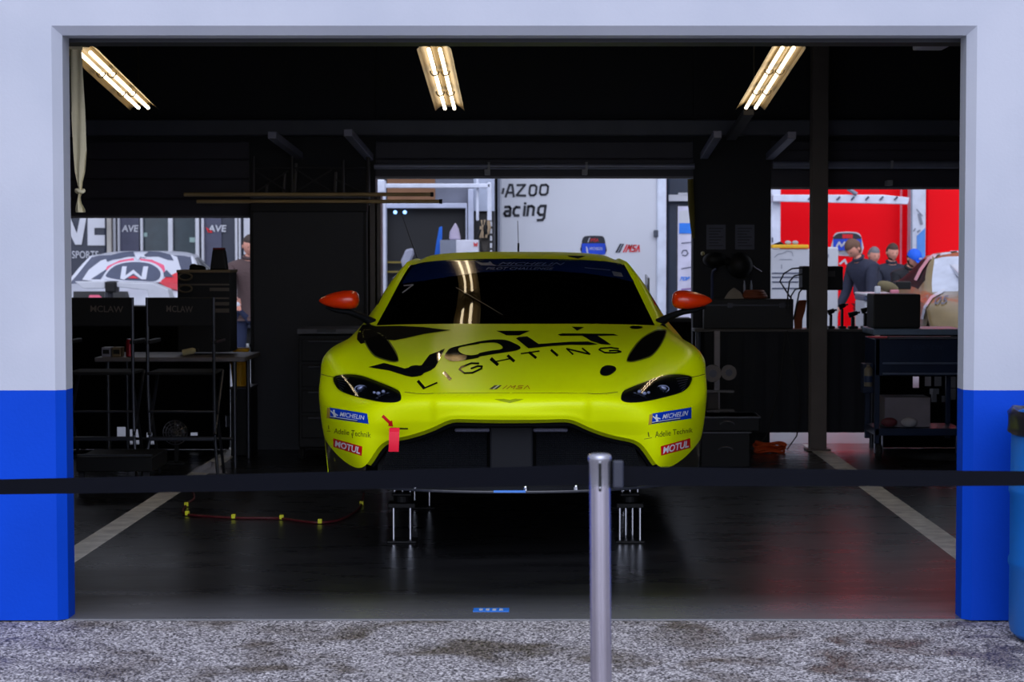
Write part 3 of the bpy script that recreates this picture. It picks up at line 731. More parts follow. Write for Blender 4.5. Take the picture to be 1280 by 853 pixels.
pieces = [(*L2(Vp), 0, 0), (*L2(Oo, Oi), 0, 0), (*L2(Lp), 0, .0004), (*L2(Tp), 0, 0), (*L2(bolt), 0, 0), (*L2(z2([(815,135),(925,140),(862,170)])), 0, 0)]
lay('team_lettering', pieces, [BLACKG], TREE, .0022, car, step=2.5)
light = strokes([(3.6, z1([(590,622),(640,680)])), (1.9, z1([(640,683),(755,634)])), (4.0, z1([(820,545),(872,600)])),
  (2.2, z1([(1125,462),(1060,460),(970,495),(955,515),(1000,548),(1070,545),(1150,508),(1155,488),(1120,485),(1060,506)])),
  (3.6, z1([(1240,420),(1290,468)])), (3.6, z2([(100,425),(155,472)])), (3.4, z2([(250,395),(300,440)])), (1.5, z2([(130,447),(275,418)])),
  (1.6, z2([(365,375),(525,352)])), (3.2, z2([(440,365),(495,410)])), (3.0, z2([(635,345),(688,390)])),
  (1.9, z2([(770,330),(825,380)])), (1.9, z2([(775,332),(975,379)])), (1.9, z2([(910,328),(975,379)])),
  (1.8, z2([(1230,330),(1160,321),(1070,328),(1060,340),(1110,366),(1200,367),(1252,358),(1225,346),(1150,348)]))])
lay('sponsor_lettering', [(*light, 0, 0)], [BLACKG], TREE, .0018, car, step=2.5)
# bonnet pins
pin = smooth_loop(z2([(1065,545),(1085,500),(1130,482),(1190,490),(1210,515),(1190,545),(1140,572),(1090,572)]), 3)
lay('bonnet_pin', [(*L2(pin), 0, 0)], [BLACKG], TREE, .004, car, step=2.5)
lay('bonnet_pin', [(*L2(pin), 0, 0)], [BLACKG], TREE, .004, car, step=2.5, mirror=XC)
lay('rear_bonnet_pin', [(*L2(smooth_loop([(787,409.8),(790,408.3),(796,408.1),(802,409),(803,410.5),(798,411.8),(790,411.5)], 2)), 0, 0)], [BLACKG], TREE, .003, car, step=2.5)
# bonnet vents
vent = smooth_loop(z8([(35,600),(60,545),(120,460),(200,370),(330,297),(400,288),(442,292),(430,350),(380,450),(305,540),(230,578),(100,615),(50,615)]), 3)
vrim = smooth_loop(z8([(28,608),(52,538),(112,450),(195,362),(328,287),(405,278),(452,284),(440,355),(388,458),(312,550),(235,590),(100,626),(42,624)]), 3)
for mm in (None, XC):
    o = lay('bonnet_vent', [(*L2(vrim, vent), 1, 0.001), (*L2(vent), 0, 0)], [mat('vent_shade', (.001, .001, .0012), .9, spec=.02), mat('vent_rim', srgb(90, 100, 20), .4)], TREE, .0015, car, step=2.5, mirror=mm)  # flat near-black colour stands in for the shade inside the vent
# glossy black cowl corner on the left
cowl = z1([(95,118),(150,115),(215,132),(430,128),(640,140),(800,160),(880,166),(790,178),(640,200),(500,232),(380,256),(290,250),(240,205),(150,240),(120,275),(80,290),(45,250),(48,210),(65,165)])
lay('cowl_panel', [(*L2(cowl), 0, 0)], [mat('cowl_black', (.0025, .0025, .003), .7, spec=.02)], TREE, .0026, car, step=2.5)
# headlights
hl = smooth_loop(z4([(65,400),(75,355),(110,308),(230,252),(400,188),(560,130),(700,98),(850,92),(960,108),(1006,132),(1000,190),(960,262),(900,312),(800,355),(650,395),(480,435),(330,460),(200,468),(110,456),(70,432)]), 2)
for mm in (None, XC):
    o = lay('headlight', [(*L2(hl), 0, 0)], [mat('headlight_housing', (.008, .009, .012), .25)], TREE, .002, car, step=2.5, mirror=mm)
    sg = -1 if mm else 1
    def onb(u, v, off):
        d = ray(u, v).normalized(); loc, no, i, dist = TREE.ray_cast(Vector((0, 0, H)), d)
        if no.dot(d) > 0: no = -no
        q = loc + no * off
        if mm: q.x = 2 * XC - q.x
        return q
    LED = mat('lamp_lens_silver', srgb(112, 120, 150), .35, metal=.3, var=.3, scale=90)
    b = MB(); c = onb(828, 487, .004); b.tube([c + Vector((.030 * math.cos(a), -.004, .017 * math.sin(a))) for a in [2 * PI * k / 20 for k in range(20)]], .003, 6, closed=True)
    b.sphere(c, .019, 1, .4, .8, 14); b.build('projector', LED, o)
    b = MB(); c = onb(799, 493.5, .004)
    for dx, dz, rr in ((-.024, 0, .011), (.0, .012, .010), (.0, -.012, .011), (.024, .003, .011), (-.042, .004, .006), (.044, .007, .008)): b.sphere(c + Vector((sg * dx, -.002, dz)), rr, 1, .5, .8, 10)
    b.build('lamp_cluster', LED, o)
    b = MB()
    for k in range(6): b.cyl(onb(845 + k * 1.3, 474 + k * 3.2, .003), onb(860 - k * .8, 472.5 + k * 2.6, .003), .0016, n=6)
    b.build('indicator_ribs', mat('indicator_grey', srgb(84, 90, 120), .3), o)
    lay('headlight_cover', [(*L2(hl), 0, 0)], [glass('clear_cover', (.85, .87, .9))], TREE, .009, o, step=2.5, mirror=mm)
# panel gaps
GAP = mat('panel_gap', (.01, .012, .004), .8)
gap = strokes([(.7, [(864, 472), (873, 470.2), (882.5, 467.6)]), (.6, [(735, 492.2), (745, 492.8), (758, 492.3), (772, 490.5)]), (.35, [(640, 491.6), (700, 491.8), (735, 492.2)])])
lay('panel_gap', [(*gap, 0, 0)], [GAP], TREE, .0012, car, step=4)
lay('panel_gap', [(*gap, 0, 0)], [GAP], TREE, .0012, car, step=4, mirror=XC)
# stickers
def badge(tl, tr_, br, bl): return [tl, tr_, br, bl]
def lerpq(q, s0, t0, s1, t1):
    a, b_, c, d = [Vector(p) for p in q]
    f = lambda s, t: tuple((a * (1 - s) + b_ * s) * (1 - t) + (d * (1 - s) + c * s) * t)
    return [f(s0, t0), f(s1, t0), f(s1, t1), f(s0, t1)]
WH = mat('white_sticker', srgb(225, 228, 235), .4); GOLD = mat('gold_sticker', srgb(190, 160, 60), .4)
NB = mat('black_sticker', srgb(16, 20, 34), .4)
def michelin(q, sh):
    p = [(*L2(q), 0, 0), (*L2(lerpq(q, -.06, .05, .02, 1.02)), 2, .0003), (*L2(lerpq(q, .0, .86, .74, .96)), 3, .0003), (*L2(lerpq(q, .02, .80, .72, .86)), 1, .0006)]
    p.append((*text2d('MICHELIN', lerpq(q, .27, .24, .92, .68), shear=.3, weight=.008), 1, .0006))
    m = lambda s, t: tuple(Vector(lerpq(q, s, t, s, t)[0]))
    # the little waving figure at the left of the sticker
    p.append((*strokes([(2.2, [m(.12, .2), m(.12, .45)]), (3.0, [m(.12, .45), m(.15, .75)]), (1.5, [m(.04, .3), m(.10, .52)]), (1.5, [m(.15, .5), m(.22, .62)])]), 1, .0006))
    return p
qL = z3([(238,530),(738,612),(757,748),(232,672)]); qR = z4([(478,612),(1003,528),(1003,675),(462,752)])
lay('blue_sticker', michelin(qL, 0), [BLUES, WH, GOLD, NB], TREE, .0014, car, step=3)
lay('blue_sticker', michelin(qR, 0), [BLUES, WH, GOLD, NB], TREE, .0014, car, step=3)
z5 = lambda P: Z(390, 500, 7.108, P)
qm = z5([(190,342),(448,415),(442,498),(192,418)])
lay('red_sticker', [(*L2(qm), 0, 0), (*text2d('MOTUL', lerpq(qm, .06, .14, .94, .88), shear=.12, weight=.03), 1, .0005)], [REDS, WH], TREE, .0014, car, step=3)
z4b = lambda P: Z(640, 460, 4.923, P)
qn = z4b([(915,483),(1095,433),(1097,492),(917,540)])
lay('red_sticker', [(*L2(qn), 0, 0), (*text2d('MOTUL', lerpq(qn, .06, .14, .94, .88), shear=.2, weight=.03), 1, .0005)], [REDS, WH], TREE, .0014, car, step=3)
OLIVE = mat('olive_lettering', srgb(60, 66, 20), .5)
lay('supplier_lettering', [(*text2d('Adelie Technik', [(418, 535.5), (463.5, 540.5), (463.5, 547.5), (417.5, 542)], weight=.0), 0, 0), (*strokes([(.9, z5([(150,228),(150,258)])), (.6, z5([(135,278),(165,280)])), (.9, z5([(355,300),(362,338)]))]), 0, 0)], [OLIVE], TREE, .0012, car, step=4)
lay('supplier_lettering', [(*text2d('Adelie Technik', z4b([(880,392),(1110,368),(1110,397),(880,430)]), weight=.0), 0, 0), (*strokes([(1.2, z4b([(838,398),(842,422)])), (.6, z4b([(815,438),(860,430)]))]), 0, 0)], [OLIVE], TREE, .0012, car, step=4)
arrow = z5([(618,152),(636,132),(697,190),(712,182),(720,237),(678,232),(682,212)])
lay('tow_arrow', [(*L2(arrow), 0, 0)], [REDS], TREE, .0014, car, step=3)
lay('tow_slot', [(*L2(z5([(700,244),(853,250),(853,262),(700,258)])), 0, 0)], [BLACK], TREE, .0016, car, step=3)
# red tow strap hanging from its slot
b = MB(); pts = [(535.2, 9.535), (540, 9.52), (550, 9.515), (558, 9.517), (565, 9.525)]
V = []
for i, (v, y) in enumerate(pts):
    for u in (486.5 - .2 * i, 499.5 - .3 * i): V += [at(u, v, y), at(u, v, y) + Vector((0, .004, 0))]
b.add(V, [(4 * i, 4 * i + 2, 4 * i + 6, 4 * i + 4) for i in range(4)] + [(4 * i + 1, 4 * i + 5, 4 * i + 7, 4 * i + 3) for i in range(4)] + [(4 * i, 4 * i + 4, 4 * i + 5, 4 * i + 1) for i in range(4)] + [(4 * i + 2, 4 * i + 3, 4 * i + 7, 4 * i + 6) for i in range(4)] + [(16, 18, 19, 17)])
b.build('tow_strap', mat('red_webbing', srgb(235, 10, 50), .6), car, smooth=30)
# series mark and wing emblem on the nose
def mark_pieces(q, red, dk, wh):
    f = lambda s, t: tuple(lerpq(q, s, t, s, t)[0])
    P = [(*L2([f(-.0, 1), f(.09, 0), f(.17, 0), f(.08, 1)]), dk, 0), (*L2([f(.09, 1), f(.18, 0), f(.21, 0), f(.12, 1)]), wh, 0), (*L2([f(.13, 1), f(.22, 0), f(.28, 0), f(.19, 1)]), dk, 0)]
    st = lambda w, *pp: (w, [f(*p) for p in pp])
    w = abs(q[3][1] - q[0][1]) * .14
    P.append((*strokes([st(w, (.34, .95), (.42, .1)), st(w, (.44, .95), (.52, .1), (.55, .6), (.64, .1), (.60, .95)), st(w, (.84, .12), (.72, .15), (.71, .5), (.81, .52), (.79, .9), (.66, .92)), st(w, (.86, .95), (.95, .1), (1.0, .95))]), red, .0003))
    return P
lay('series_mark', mark_pieces(z2([(100,655),(440,655),(440,690),(80,690)]), 2, 0, 1), [NB, WH, mat('brick_red', srgb(150, 40, 10), .4)], TREE, .0014, car, step=4)
wg = z2([(125,778),(210,775),(262,785),(315,775),(390,778),(340,795),(290,806),(265,812),(238,806),(180,795)])
lay('wing_emblem', [(*L2(wg), 0, 0)], [mat('emblem_olive', srgb(158, 172, 16), .35)], TREE, .0014, car, step=4)
# windscreen banner
z6 = lambda P: Z(500, 310, 4.267, P)
ban = z6([(78,92),(180,72),(300,62),(450,60),(620,58),(800,60),(960,64),(1090,72),(1180,86),(1215,130),(1250,185),(1150,160),(1000,138),(850,125),(640,120),(450,130),(280,152),(130,175),(8,193),(40,140)])
BNV = mat('banner_navy', srgb(8, 28, 74), .12, coat=.6); BLET = mat('banner_lettering', srgb(74, 84, 106), .5)
lay('windscreen_banner', [(*L2(ban), 0, 0), (*text2d('MICHELIN', z6([(530,78),(880,80),(876,93),(526,91)]), shear=.35, weight=.0), 1, .0006), (*strokes([(.6, z6([(520,97),(815,98)]))]), 1, .0006),
  (*text2d('PILOT CHALLENGE', z6([(462,104),(822,106),(818,118),(458,118)]), shear=.3, weight=.008), 1, .0006), (*L2(z6([(400,70),(440,82),(470,80),(480,72),(495,88),(520,97),(430,94)])), 1, .0006),
  (*strokes([(.7, z6([(985,107),(1120,120)]))]), 1, .0006), (*L2(z6([(1130,126),(1180,134),(1190,156),(1140,150)])), 1, .0006)], [BNV, BLET], TREE, .0012, car, step=4)
lay('pit_number', [(*strokes([(1.4, z6([(22,202),(70,198),(14,240)]))]), 0, 0)], [mat('number_white', srgb(150, 150, 156), .4)], TREE, .0014, car, step=4)
lay('wiper', [(*strokes([(.8, z6([(300,215),(548,362)]))]), 0, 0)], [mat('wiper_grey', srgb(22, 25, 36), .4)], TREE, .006, car, step=4)
lay('roof_marking', [(*L2(z6([(895,42),(990,44),(950,58),(900,48)])), 0, 0)], [BLACKG], TREE, .0014, car, step=3)

# ------------------------------------------------------------------ jack stands
def stand(x, y, nlegs, label):
    r = thing('jack_stand', label, 'jack stand', (x, y, 0), 'jack stands under the race car')
    b = MB(); b.box(x - .075, x + .075, y - .075, y + .075, 0, .012); b.build('base_plate', BLACK, r, smooth=0, bevel=.004)
    b = MB(); b.box(x - .07, x + .07, y - .06, y + .06, .18, .205); b.cyl((x, y, .205), (x, y, .24), .045, n=20); b.box(x - .05, x + .05, y - .05, y + .05, .24, .255); b.build('top_plate', BLACK, r, smooth=0, bevel=.004)
    pos = [(-.045, -.045), (.045, -.045), (.045, .045), (-.045, .045)] if nlegs == 4 else [(-.043, -.03), (.043, -.03)]
    if nlegs == 4: pos = [(-.052, -.045), (.052, -.045), (.018, .045), (-.018, .045)]
    for dx, dy in pos:
        b = MB(); b.cyl((x + dx, y + dy, .01), (x + dx, y + dy, .185), .009, n=12); b.build('leg', CHROME, r)
    for dx in (-.04, 0, .04):
        b = MB(); b.cyl((x + dx, y, .25), (x + dx, y, .3515), .007, n=10); b.build('ram', CHROME, r)
stand(at(503, 677, 10.25).x, 10.25, 2, 'black jack stand with two bright legs under the left front of the race car')
stand(at(787, 677, 10.25).x, 10.25, 4, 'black jack stand with four bright legs under the right front of the race car')
stand(at(528, 642, 11.6).x, 11.6, 2, 'slim jack stand standing further back under the left side of the race car')
stand(at(770, 642, 11.6).x, 11.6, 2, 'slim jack stand standing further back behind the steel queue post')
# ------------------------------------------------------------------ queue barrier
DP = 5.15
def stanchion():
    x = at(753, 700, DP).x; R = .0275; zt = zof(569, DP)
    r = thing('queue_post', 'brushed steel queue barrier post standing in front of the race car', 'barrier post', (x + .007, DP, 0))
    r.rotation_euler = (0, math.radians(-.45), 0)
    def bl(bb, *a, **k):
        o = bb.build(*a, **k); return o
    # fluted tube
    V = []; n = 96
    for z in (.02, zt - .03):
        for k in range(n):
            a = 2 * PI * k / n; rr = R * (1 - .065 * max(0, math.cos(8 * a)) ** 6); V.append(Vector((x + rr * math.cos(a), DP + rr * math.sin(a), z)))
    b = MB(); b.add(V, [(k, (k + 1) % n, n + (k + 1) % n, n + k) for k in range(n)] + [tuple(range(n, 2 * n))])
    b.build('tube', mat('post_steel', srgb(190, 184, 196), .3, metal=1.0, var=.06), r, smooth=60)
    b = MB(); b.lathe([(R * 1.0, -.085), (R * 1.02, -.02), (R * 1.10, -.016), (R * 1.14, -.006), (R * 1.08, 0), (R * .8, .004), (0.001, .005)], (x, DP, zt), 40); b.build('head', mat('head_steel', srgb(176, 176, 186), .25, metal=.9, var=.04), r)
    b = MB(); b.box(x - .0045, x + .0045, DP - R * 1.06, DP - R * .8, zt - .092, zt - .012); b.build('slot', BLACK, r, smooth=0, bevel=.003)
    for dz in (.082, .016): b = MB(); b.sphere((x, DP - R * 1.06, zt - dz), .0033, n=8); b.build('slot_screw', CHROME, r)
    b = MB(); b.lathe([(.17, 0), (.175, .008), (.165, .02), (.06, .032), (.035, .05), (.03, .07)], (x, DP, 0), 48); b.build('base', mat('base_black', srgb(40, 40, 44), .5), r)
    BELT = mat('belt_webbing', srgb(8, 10, 19), .85, spec=.12, bump=.2, bscale=400, var=.05)
    # belt running off to the left is pulled out of this post
    def belt(pts, name, parent=None):
        V = []; m = len(pts)
        for u, v0, v1, Y in pts: V += [at(u, v0, Y), at(u, v1, Y), at(u, v1, Y) + Vector((0, .0015, 0)), at(u, v0, Y) + Vector((0, .0015, 0))]
        fs = [(4 * i + a, 4 * i + (a + 1) % 4, 4 * i + 4 + (a + 1) % 4, 4 * i + 4 + a) for i in range(m - 1) for a in range(4)] + [(0, 1, 2, 3), (4 * m - 1, 4 * m - 2, 4 * m - 3, 4 * m - 4)]
        return obj(name, V, fs, BELT, parent, smooth=50)
    def ip(a, b_, n):
        out = []
        for k in range(n + 1):
            t = k / n; sg = t * (1 - t) * 4
            out.append(tuple(a[i] * (1 - t) + b_[i] * t + (1.2 * sg if i in (1, 2) else 0) for i in range(4)))
        return out
    belt(ip((742, 581, 606, DP - .0), (-90, 594.8, 613, 7.0), 26), 'belt', r)
    cl = belt(ip((779, 583, 607.5, DP + .01), (1420, 590, 606.5, 6.7), 24), 'barrier_belt')
    tag(cl, 'dark belt running from the steel queue post to the right edge', 'belt')
    b = MB(); b.box(at(766, 595, DP).x, at(779, 595, DP).x, DP - .012, DP + .012, zof(610, DP), zof(576, DP)); b.build('belt_clip', mat('clip_dark', srgb(38, 42, 58), .5), cl, smooth=0, bevel=.004)
stanchion()
# ------------------------------------------------------------------ blue drum at the right edge
bx = at(1264, 700, 7.7).x + .29
r = thing('drum_bin', 'light blue plastic drum used as a bin beside the blue and white wall', 'bin', (bx, 7.7, 0))
BAR = mat('drum_blue', srgb(8, 98, 184), .45, var=.05)
zt = zof(516, 7.7)
b = MB(); b.lathe([(.265, 0), (.285, .02), (.29, .05), (.29, .27), (.296, .285), (.296, .30), (.29, .315), (.29, .55), (.296, .565), (.296, .58), (.29, .595), (.288, .78), (.28, zt - .02), (.28, zt), (.262, zt), (.255, .1)], (bx, 7.7, 0), 64); b.build('drum', BAR, r)
b = MB(); prof = [(.24, zt - .3), (.262, zt - .005), (.285, zt + .015), (.302, zt - .01), (.296, zt - .05), (.303, zt - .075), (.292, zt - .08)]
V = []; n = 64
for rr, z in prof:
    for k in range(n):
        a = 2 * PI * k / n; q = rr + .004 * math.sin(7 * a + z * 60) + .003 * math.sin(19 * a); V.append(Vector((bx + q * math.cos(a), 7.7 + q * math.sin(a), z + .006 * math.sin(5 * a))))
b.add(V, [(i * n + k, i * n + (k + 1) % n, (i + 1) * n + (k + 1) % n, (i + 1) * n + k) for i in range(len(prof) - 1) for k in range(n)])
b.build('bin_liner', mat('liner_black', srgb(26, 26, 32), .3), r, smooth=70)
# ------------------------------------------------------------------ small things on the garage floor
p = floor_at(614, 763)
r = thing('floor_label', 'small blue and white label stuck to the floor near the threshold', 'label', (p.x, p.y, 0))
b = MB(); b.box(p.x - .075, p.x + .075, p.y - .04, p.y + .04, 0, .002); b.build('label_card', BLUEL, r, smooth=0)
b = MB(); 
for k in range(4): b.box(p.x - .05 + k * .028, p.x - .035 + k * .028, p.y - .02, p.y + .02, .002, .0026)
b.build('label_print', WHITE, r, smooth=0)
pts = [(236, 606), (243, 622), (234, 630), (230, 642), (262, 646), (292, 647.5), (322, 648), (352, 648.5), (378, 652), (400, 653.5), (425, 650), (444, 640), (452, 630), (455, 615)]
P3 = [floor_at(u, v, .008) for u, v in pts]
PS = []
for i in range(len(P3) - 1):
    a, b_, c, d = P3[max(i - 1, 0)], P3[i], P3[i + 1], P3[min(i + 2, len(P3) - 1)]
    for k in range(5):
        t = k / 5; PS.append(.5 * ((2 * b_) + (c - a) * t + (2 * a - 5 * b_ + 4 * c - d) * t * t + (-a + 3 * b_ - 3 * c + d) * t ** 3))
b = MB(); b.tube(PS, .007, 8); cord = b.build('air_hose', mat('hose_dark_red', srgb(86, 24, 30), .5))
tag(cord, 'thin dark red hose with yellow tags lying on the floor left of the car', 'hose')
for u, v in ((233, 631.5), (234, 642.5), (292, 646.5), (352, 647.5), (400, 652.5), (452, 630)):
    c = floor_at(u, v, .012); b = MB(); b.box(c.x - .012, c.x + .012, c.y - .012, c.y + .012, .003, .028); b.build('hose_tag', mat('tag_yellow', srgb(225, 225, 30), .5), cord, smooth=0, bevel=.003)
def rag(name, u, v, sx, sy, h, m, label, cat):
    p = floor_at(u, v); b = MB(); V = []; n, m_ = 24, 8
    rnd = random.Random(int(u))
    ph = [rnd.random() * 6 for _ in range(4)]
    for i in range(m_ + 1):
        t = i / m_
        for k in range(n):
            a = 2 * PI * k / n; q = t * (1 + .18 * math.sin(3 * a + ph[0]) + .1 * math.sin(5 * a + ph[1]))
            V.append(Vector((p.x + sx * q * math.cos(a), p.y + sy * q * math.sin(a), h * (1 - t * t) * (.8 + .3 * math.sin(4 * a + ph[2] + 5 * t)) + .004 * (1 - t))))
    b.add(V, [(i * n + k, (i + 1) * n + k, (i + 1) * n + (k + 1) % n, i * n + (k + 1) % n) for i in range(m_) for k in range(n)])
    return tag(b.build(name, m, smooth=60), label, cat)
rag('shop_cloth', 264, 590, .11, .10, .06, mat('cloth_pale', srgb(170, 168, 176), .9), 'crumpled pale cloth on the floor at the foot of the tall chairs', 'cloth')
# ------------------------------------------------------------------ left side of the garage
CHF = mat('chair_frame', srgb(74, 76, 84), .35, metal=.7); CHB = mat('chair_fabric', srgb(15, 15, 18), .85)
LETT = mat('dim_lettering', srgb(96, 86, 78), .6)
def tall_chair(uc, label, txt_q):
    Y = 13.0; x = at(uc, 500, Y).x; w = .215
    r = thing('tall_folding_chair', label, 'folding chair', (x, Y, 0), 'tall folding chairs in the left bay')
    zs, zb0, zb1 = .70, zof(408, Y), zof(372, Y)
    b = MB(); b.box(x - w, x + w, Y - .03, Y - .01, zb0, zb1); bk = b.build('backrest', CHB, r, bevel=.008)
    lay('back_lettering', [(*text2d('MCLAW', txt_q, weight=.01), 0, 0)], [LETT], Y - .03, .002, bk)
    b = MB(); b.box(x - w, x + w, Y - .04, Y + .34, zs - .01, zs + .01); b.build('seat', CHB, r, bevel=.006)
    for s in (-1, 1):
        b = MB(); b.tube([(x + s * w, Y - .02, zb1), (x + s * w, Y - .02, zs - .12), (x + s * w * .98, Y + .02, .28), (x + s * w * 1.15, Y - .08, 0.01)], .011); b.build('back_post', CHF, r)
        b = MB(); b.tube([(x + s * w, Y - .02, zs - .08), (x + s * w, Y + .36, .01)], .010); b.build('leg', CHF, r)
        b = MB(); b.tube([(x + s * w, Y + .34, zs), (x + s * w, Y - .0, .3)], .010); b.build('leg', CHF, r)
        b = MB(); b.box(x + s * w - .02, x + s * w + .02, Y - .03, Y + .34, zs + .19, zs + .215); b.build('armrest', BLACK, r, bevel=.006)
    b = MB(); b.box(x - w, x + w, Y - .03, Y + .02, .26, .285); b.build('footrest', CHF, r, smooth=0, bevel=.004)
    b = MB(); b.cyl((x - w, Y - .01, .45), (x + w, Y - .01, .45), .008); b.build('cross_bar', CHF, r)
tall_chair(126, 'tall black folding chair nearest the left edge of the doorway', [(113, 382), (154, 383), (154, 391), (113, 390)])
tall_chair(227, 'tall black folding chair in front of the equipment rack', [(208, 382), (241, 383), (241, 391), (208, 390)])
# table
Yt = 13.7
r = thing('folding_table', 'grey topped work table behind the tall folding chairs', 'table', (at(212, 500, Yt).x, Yt, 0))
x0, x1 = at(118, 450, Yt).x, at(306, 450, Yt).x
b = MB(); b.box(x0, x1, Yt, Yt + .75, .735, .765); b.build('tabletop', mat('table_grey', srgb(104, 100, 104), .5), r, smooth=0, bevel=.006)
for xx in (x0 + .08, x1 - .08):
    for yy in (Yt + .06, Yt + .69):
        b = MB(); b.cyl((xx, yy, 0), (xx, yy, .735), .015); b.build('leg', CHF, r)
b = MB(); b.cyl((x0 + .08, Yt + .06, .2), (x1 - .08, Yt + .06, .2), .01); b.build('brace', CHF, r)
ZT0 = .765
def on_table(u, Y=Yt + .1): return at(u, 440, Y).x
x = on_table(162); b = MB(); b.lathe([(.022, 0), (.026, .005), (.026, .10), (.02, .115), (.018, .12), (.0, .12)], (x, Yt + .1, ZT0), 18)
c = tag(b.build('drink_can', mat('can_red', srgb(150, 30, 46), .35, metal=.4)), 'red drink can standing on the grey work table', 'can')
b = MB(); b.lathe([(.019, 0), (.019, .004), (.0, .004)], (x, Yt + .1, ZT0 + .12), 16); b.build('can_lid', STEEL, c)
for u0, u1, mm, lb in ((127, 138, 'pale', 'small pale box on the left end of the grey work table'), (140, 151, 'tan', 'small brown and white box next to the red drink can')):
    b = MB(); xa_, xb_ = at(u0, 440, Yt + .08).x, at(u1, 440, Yt + .08).x; b.box(xa_, xb_, Yt + .08, Yt + .2, ZT0, ZT0 + .065)
    o = tag(b.build('parts_box', mat('box_' + mm, srgb(130, 126, 130) if mm == 'pale' else srgb(120, 104, 80), .7), smooth=0, bevel=.003), lb, 'box')
    b = MB(); b.box(xa_ + .008, xb_ - .008, Yt + .077, Yt + .08, ZT0 + .02, ZT0 + .05); b.build('box_sleeve', BLACK, o, smooth=0)
# bottle lying on the table
b = MB(); c = Vector((on_table(237), Yt + .12, ZT0 + .03)); b.cyl(c + Vector((-.05, 0, -.005)), c + Vector((.02, 0, .01)), .022, n=16); b.cyl(c + Vector((.02, 0, .01)), c + Vector((.04, 0, .014)), .022, .010, n=16)
o = tag(b.build('small_bottle', mat('bottle_cream', srgb(190, 180, 140), .4)), 'small cream bottle lying on the table below the equipment rack', 'bottle')
b = MB(); b.cyl(c + Vector((.04, 0, .014)), c + Vector((.058, 0, .017)), .012, n=12); b.build('bottle_cap', BLACK, o)
# equipment rack
Yr = 14.0; r = thing('equipment_rack', 'black equipment rack with coiled hoses on the work table', 'equipment rack', (at(255, 400, Yr).x, Yr, ZT0))
b = MB(); b.pbox(222, 339, 288, 440, Yr, .3); 
b.build('cabinet', BLACK, r, smooth=0, bevel=.005)
b = MB(); b.box(at(222, 340, Yr).x - .005, at(288, 340, Yr).x + .005, Yr - .02, Yr + .3, zof(341, Yr), zof(337.5, Yr)); b.build('top_shelf', mat('shelf_edge', srgb(104, 88, 62), .5), r, smooth=0, bevel=.003)
for v0, v1, ua, ub in ((355, 357, 224, 286), (360, 364, 262, 286), (372, 374, 225, 286), (378, 382, 262, 286), (386, 391, 262, 286)):
    b = MB(); b.pbox(ua, v0, ub, v1, Yr - .012, .012); b.build('drawer_edge', mat('drawer_edge', srgb(84, 76, 66), .5), r, smooth=0)
for v in (346, 361):
    b = MB(); c = at(232, v, Yr - .02)
    for q in range(3): b.tube([c + Vector((.046 * math.cos(a), -.012 * q, .024 * math.sin(a))) for a in [2 * PI * k / 20 for k in range(20)]], .0055, 6, closed=True)
    b.build('hose_coil', mat('hose_olive', srgb(84, 74, 56), .5), r)
b = MB(); b.sphere(at(247, 336, Yr + .1), .055, 1.1, 1, .5); b.sphere(at(242, 334, Yr + .1), .03, 1, 1, .8); tag(b.build('work_gloves', BLACK), 'dark bundle of gloves on the left of the equipment rack', 'gloves')
b = MB(); c = Yr + .08
p0, p1 = at(262, 338, c), at(281, 312, c)
b.prism([(p0.x, c, p0.z), (p1.x + .01, c, p0.z), (p1.x - .01, c, p1.z), (p0.x + .02, c, p1.z)], (0, .12, 0))
o = tag(b.build('tool_bag', BLACK, smooth=0, bevel=.012), 'upright black bag with a red top edge on the equipment rack', 'bag')
b = MB(); b.box(p0.x + .02, p1.x - .012, c + .01, c + .11, p1.z - .004, p1.z + .012); b.build('bag_top', mat('bag_red', srgb(100, 20, 26), .7), o, bevel=.005)
# tripod light column / fan on the floor
x = at(219, 541, 13.9).x; z = zof(541, 13.9)
r = thing('floor_fan', 'small round fan with a bright grille under the work table', 'fan', (x, 13.9, 0))
b = MB()
for rr in (.085, .065, .045, .025): b.tube([(x + rr * math.cos(a), 13.9 - (.085 - rr) * .3, z + rr * math.sin(a)) for a in [2 * PI * k / 24 for k in range(24)]], .0025, 6, closed=True)
for k in range(12): a = 2 * PI * k / 12; b.cyl((x, 13.87, z), (x + .085 * math.cos(a), 13.9, z + .085 * math.sin(a)), .002, n=5)
b.build('grille', STEEL, r)
b = MB(); b.cyl((x, 13.91, z), (x, 14.0, z), .085, .06, n=24); b.build('housing', BLACK, r)
for k in range(4):
    b = MB(); a = PI / 2 * k; c0 = Vector((x + .04 * math.cos(a), 13.905, z + .04 * math.sin(a))); b.sphere(c0, .03, 1, .15, 1, 10); b.build('fan_blade', DARKM, r)
b = MB(); b.box(x - .07, x + .07, 13.88, 14.02, 0, .02); b.box(x - .015, x + .015, 13.93, 13.97, .02, z - .08); b.build('base', BLACK, r, smooth=0, bevel=.004)
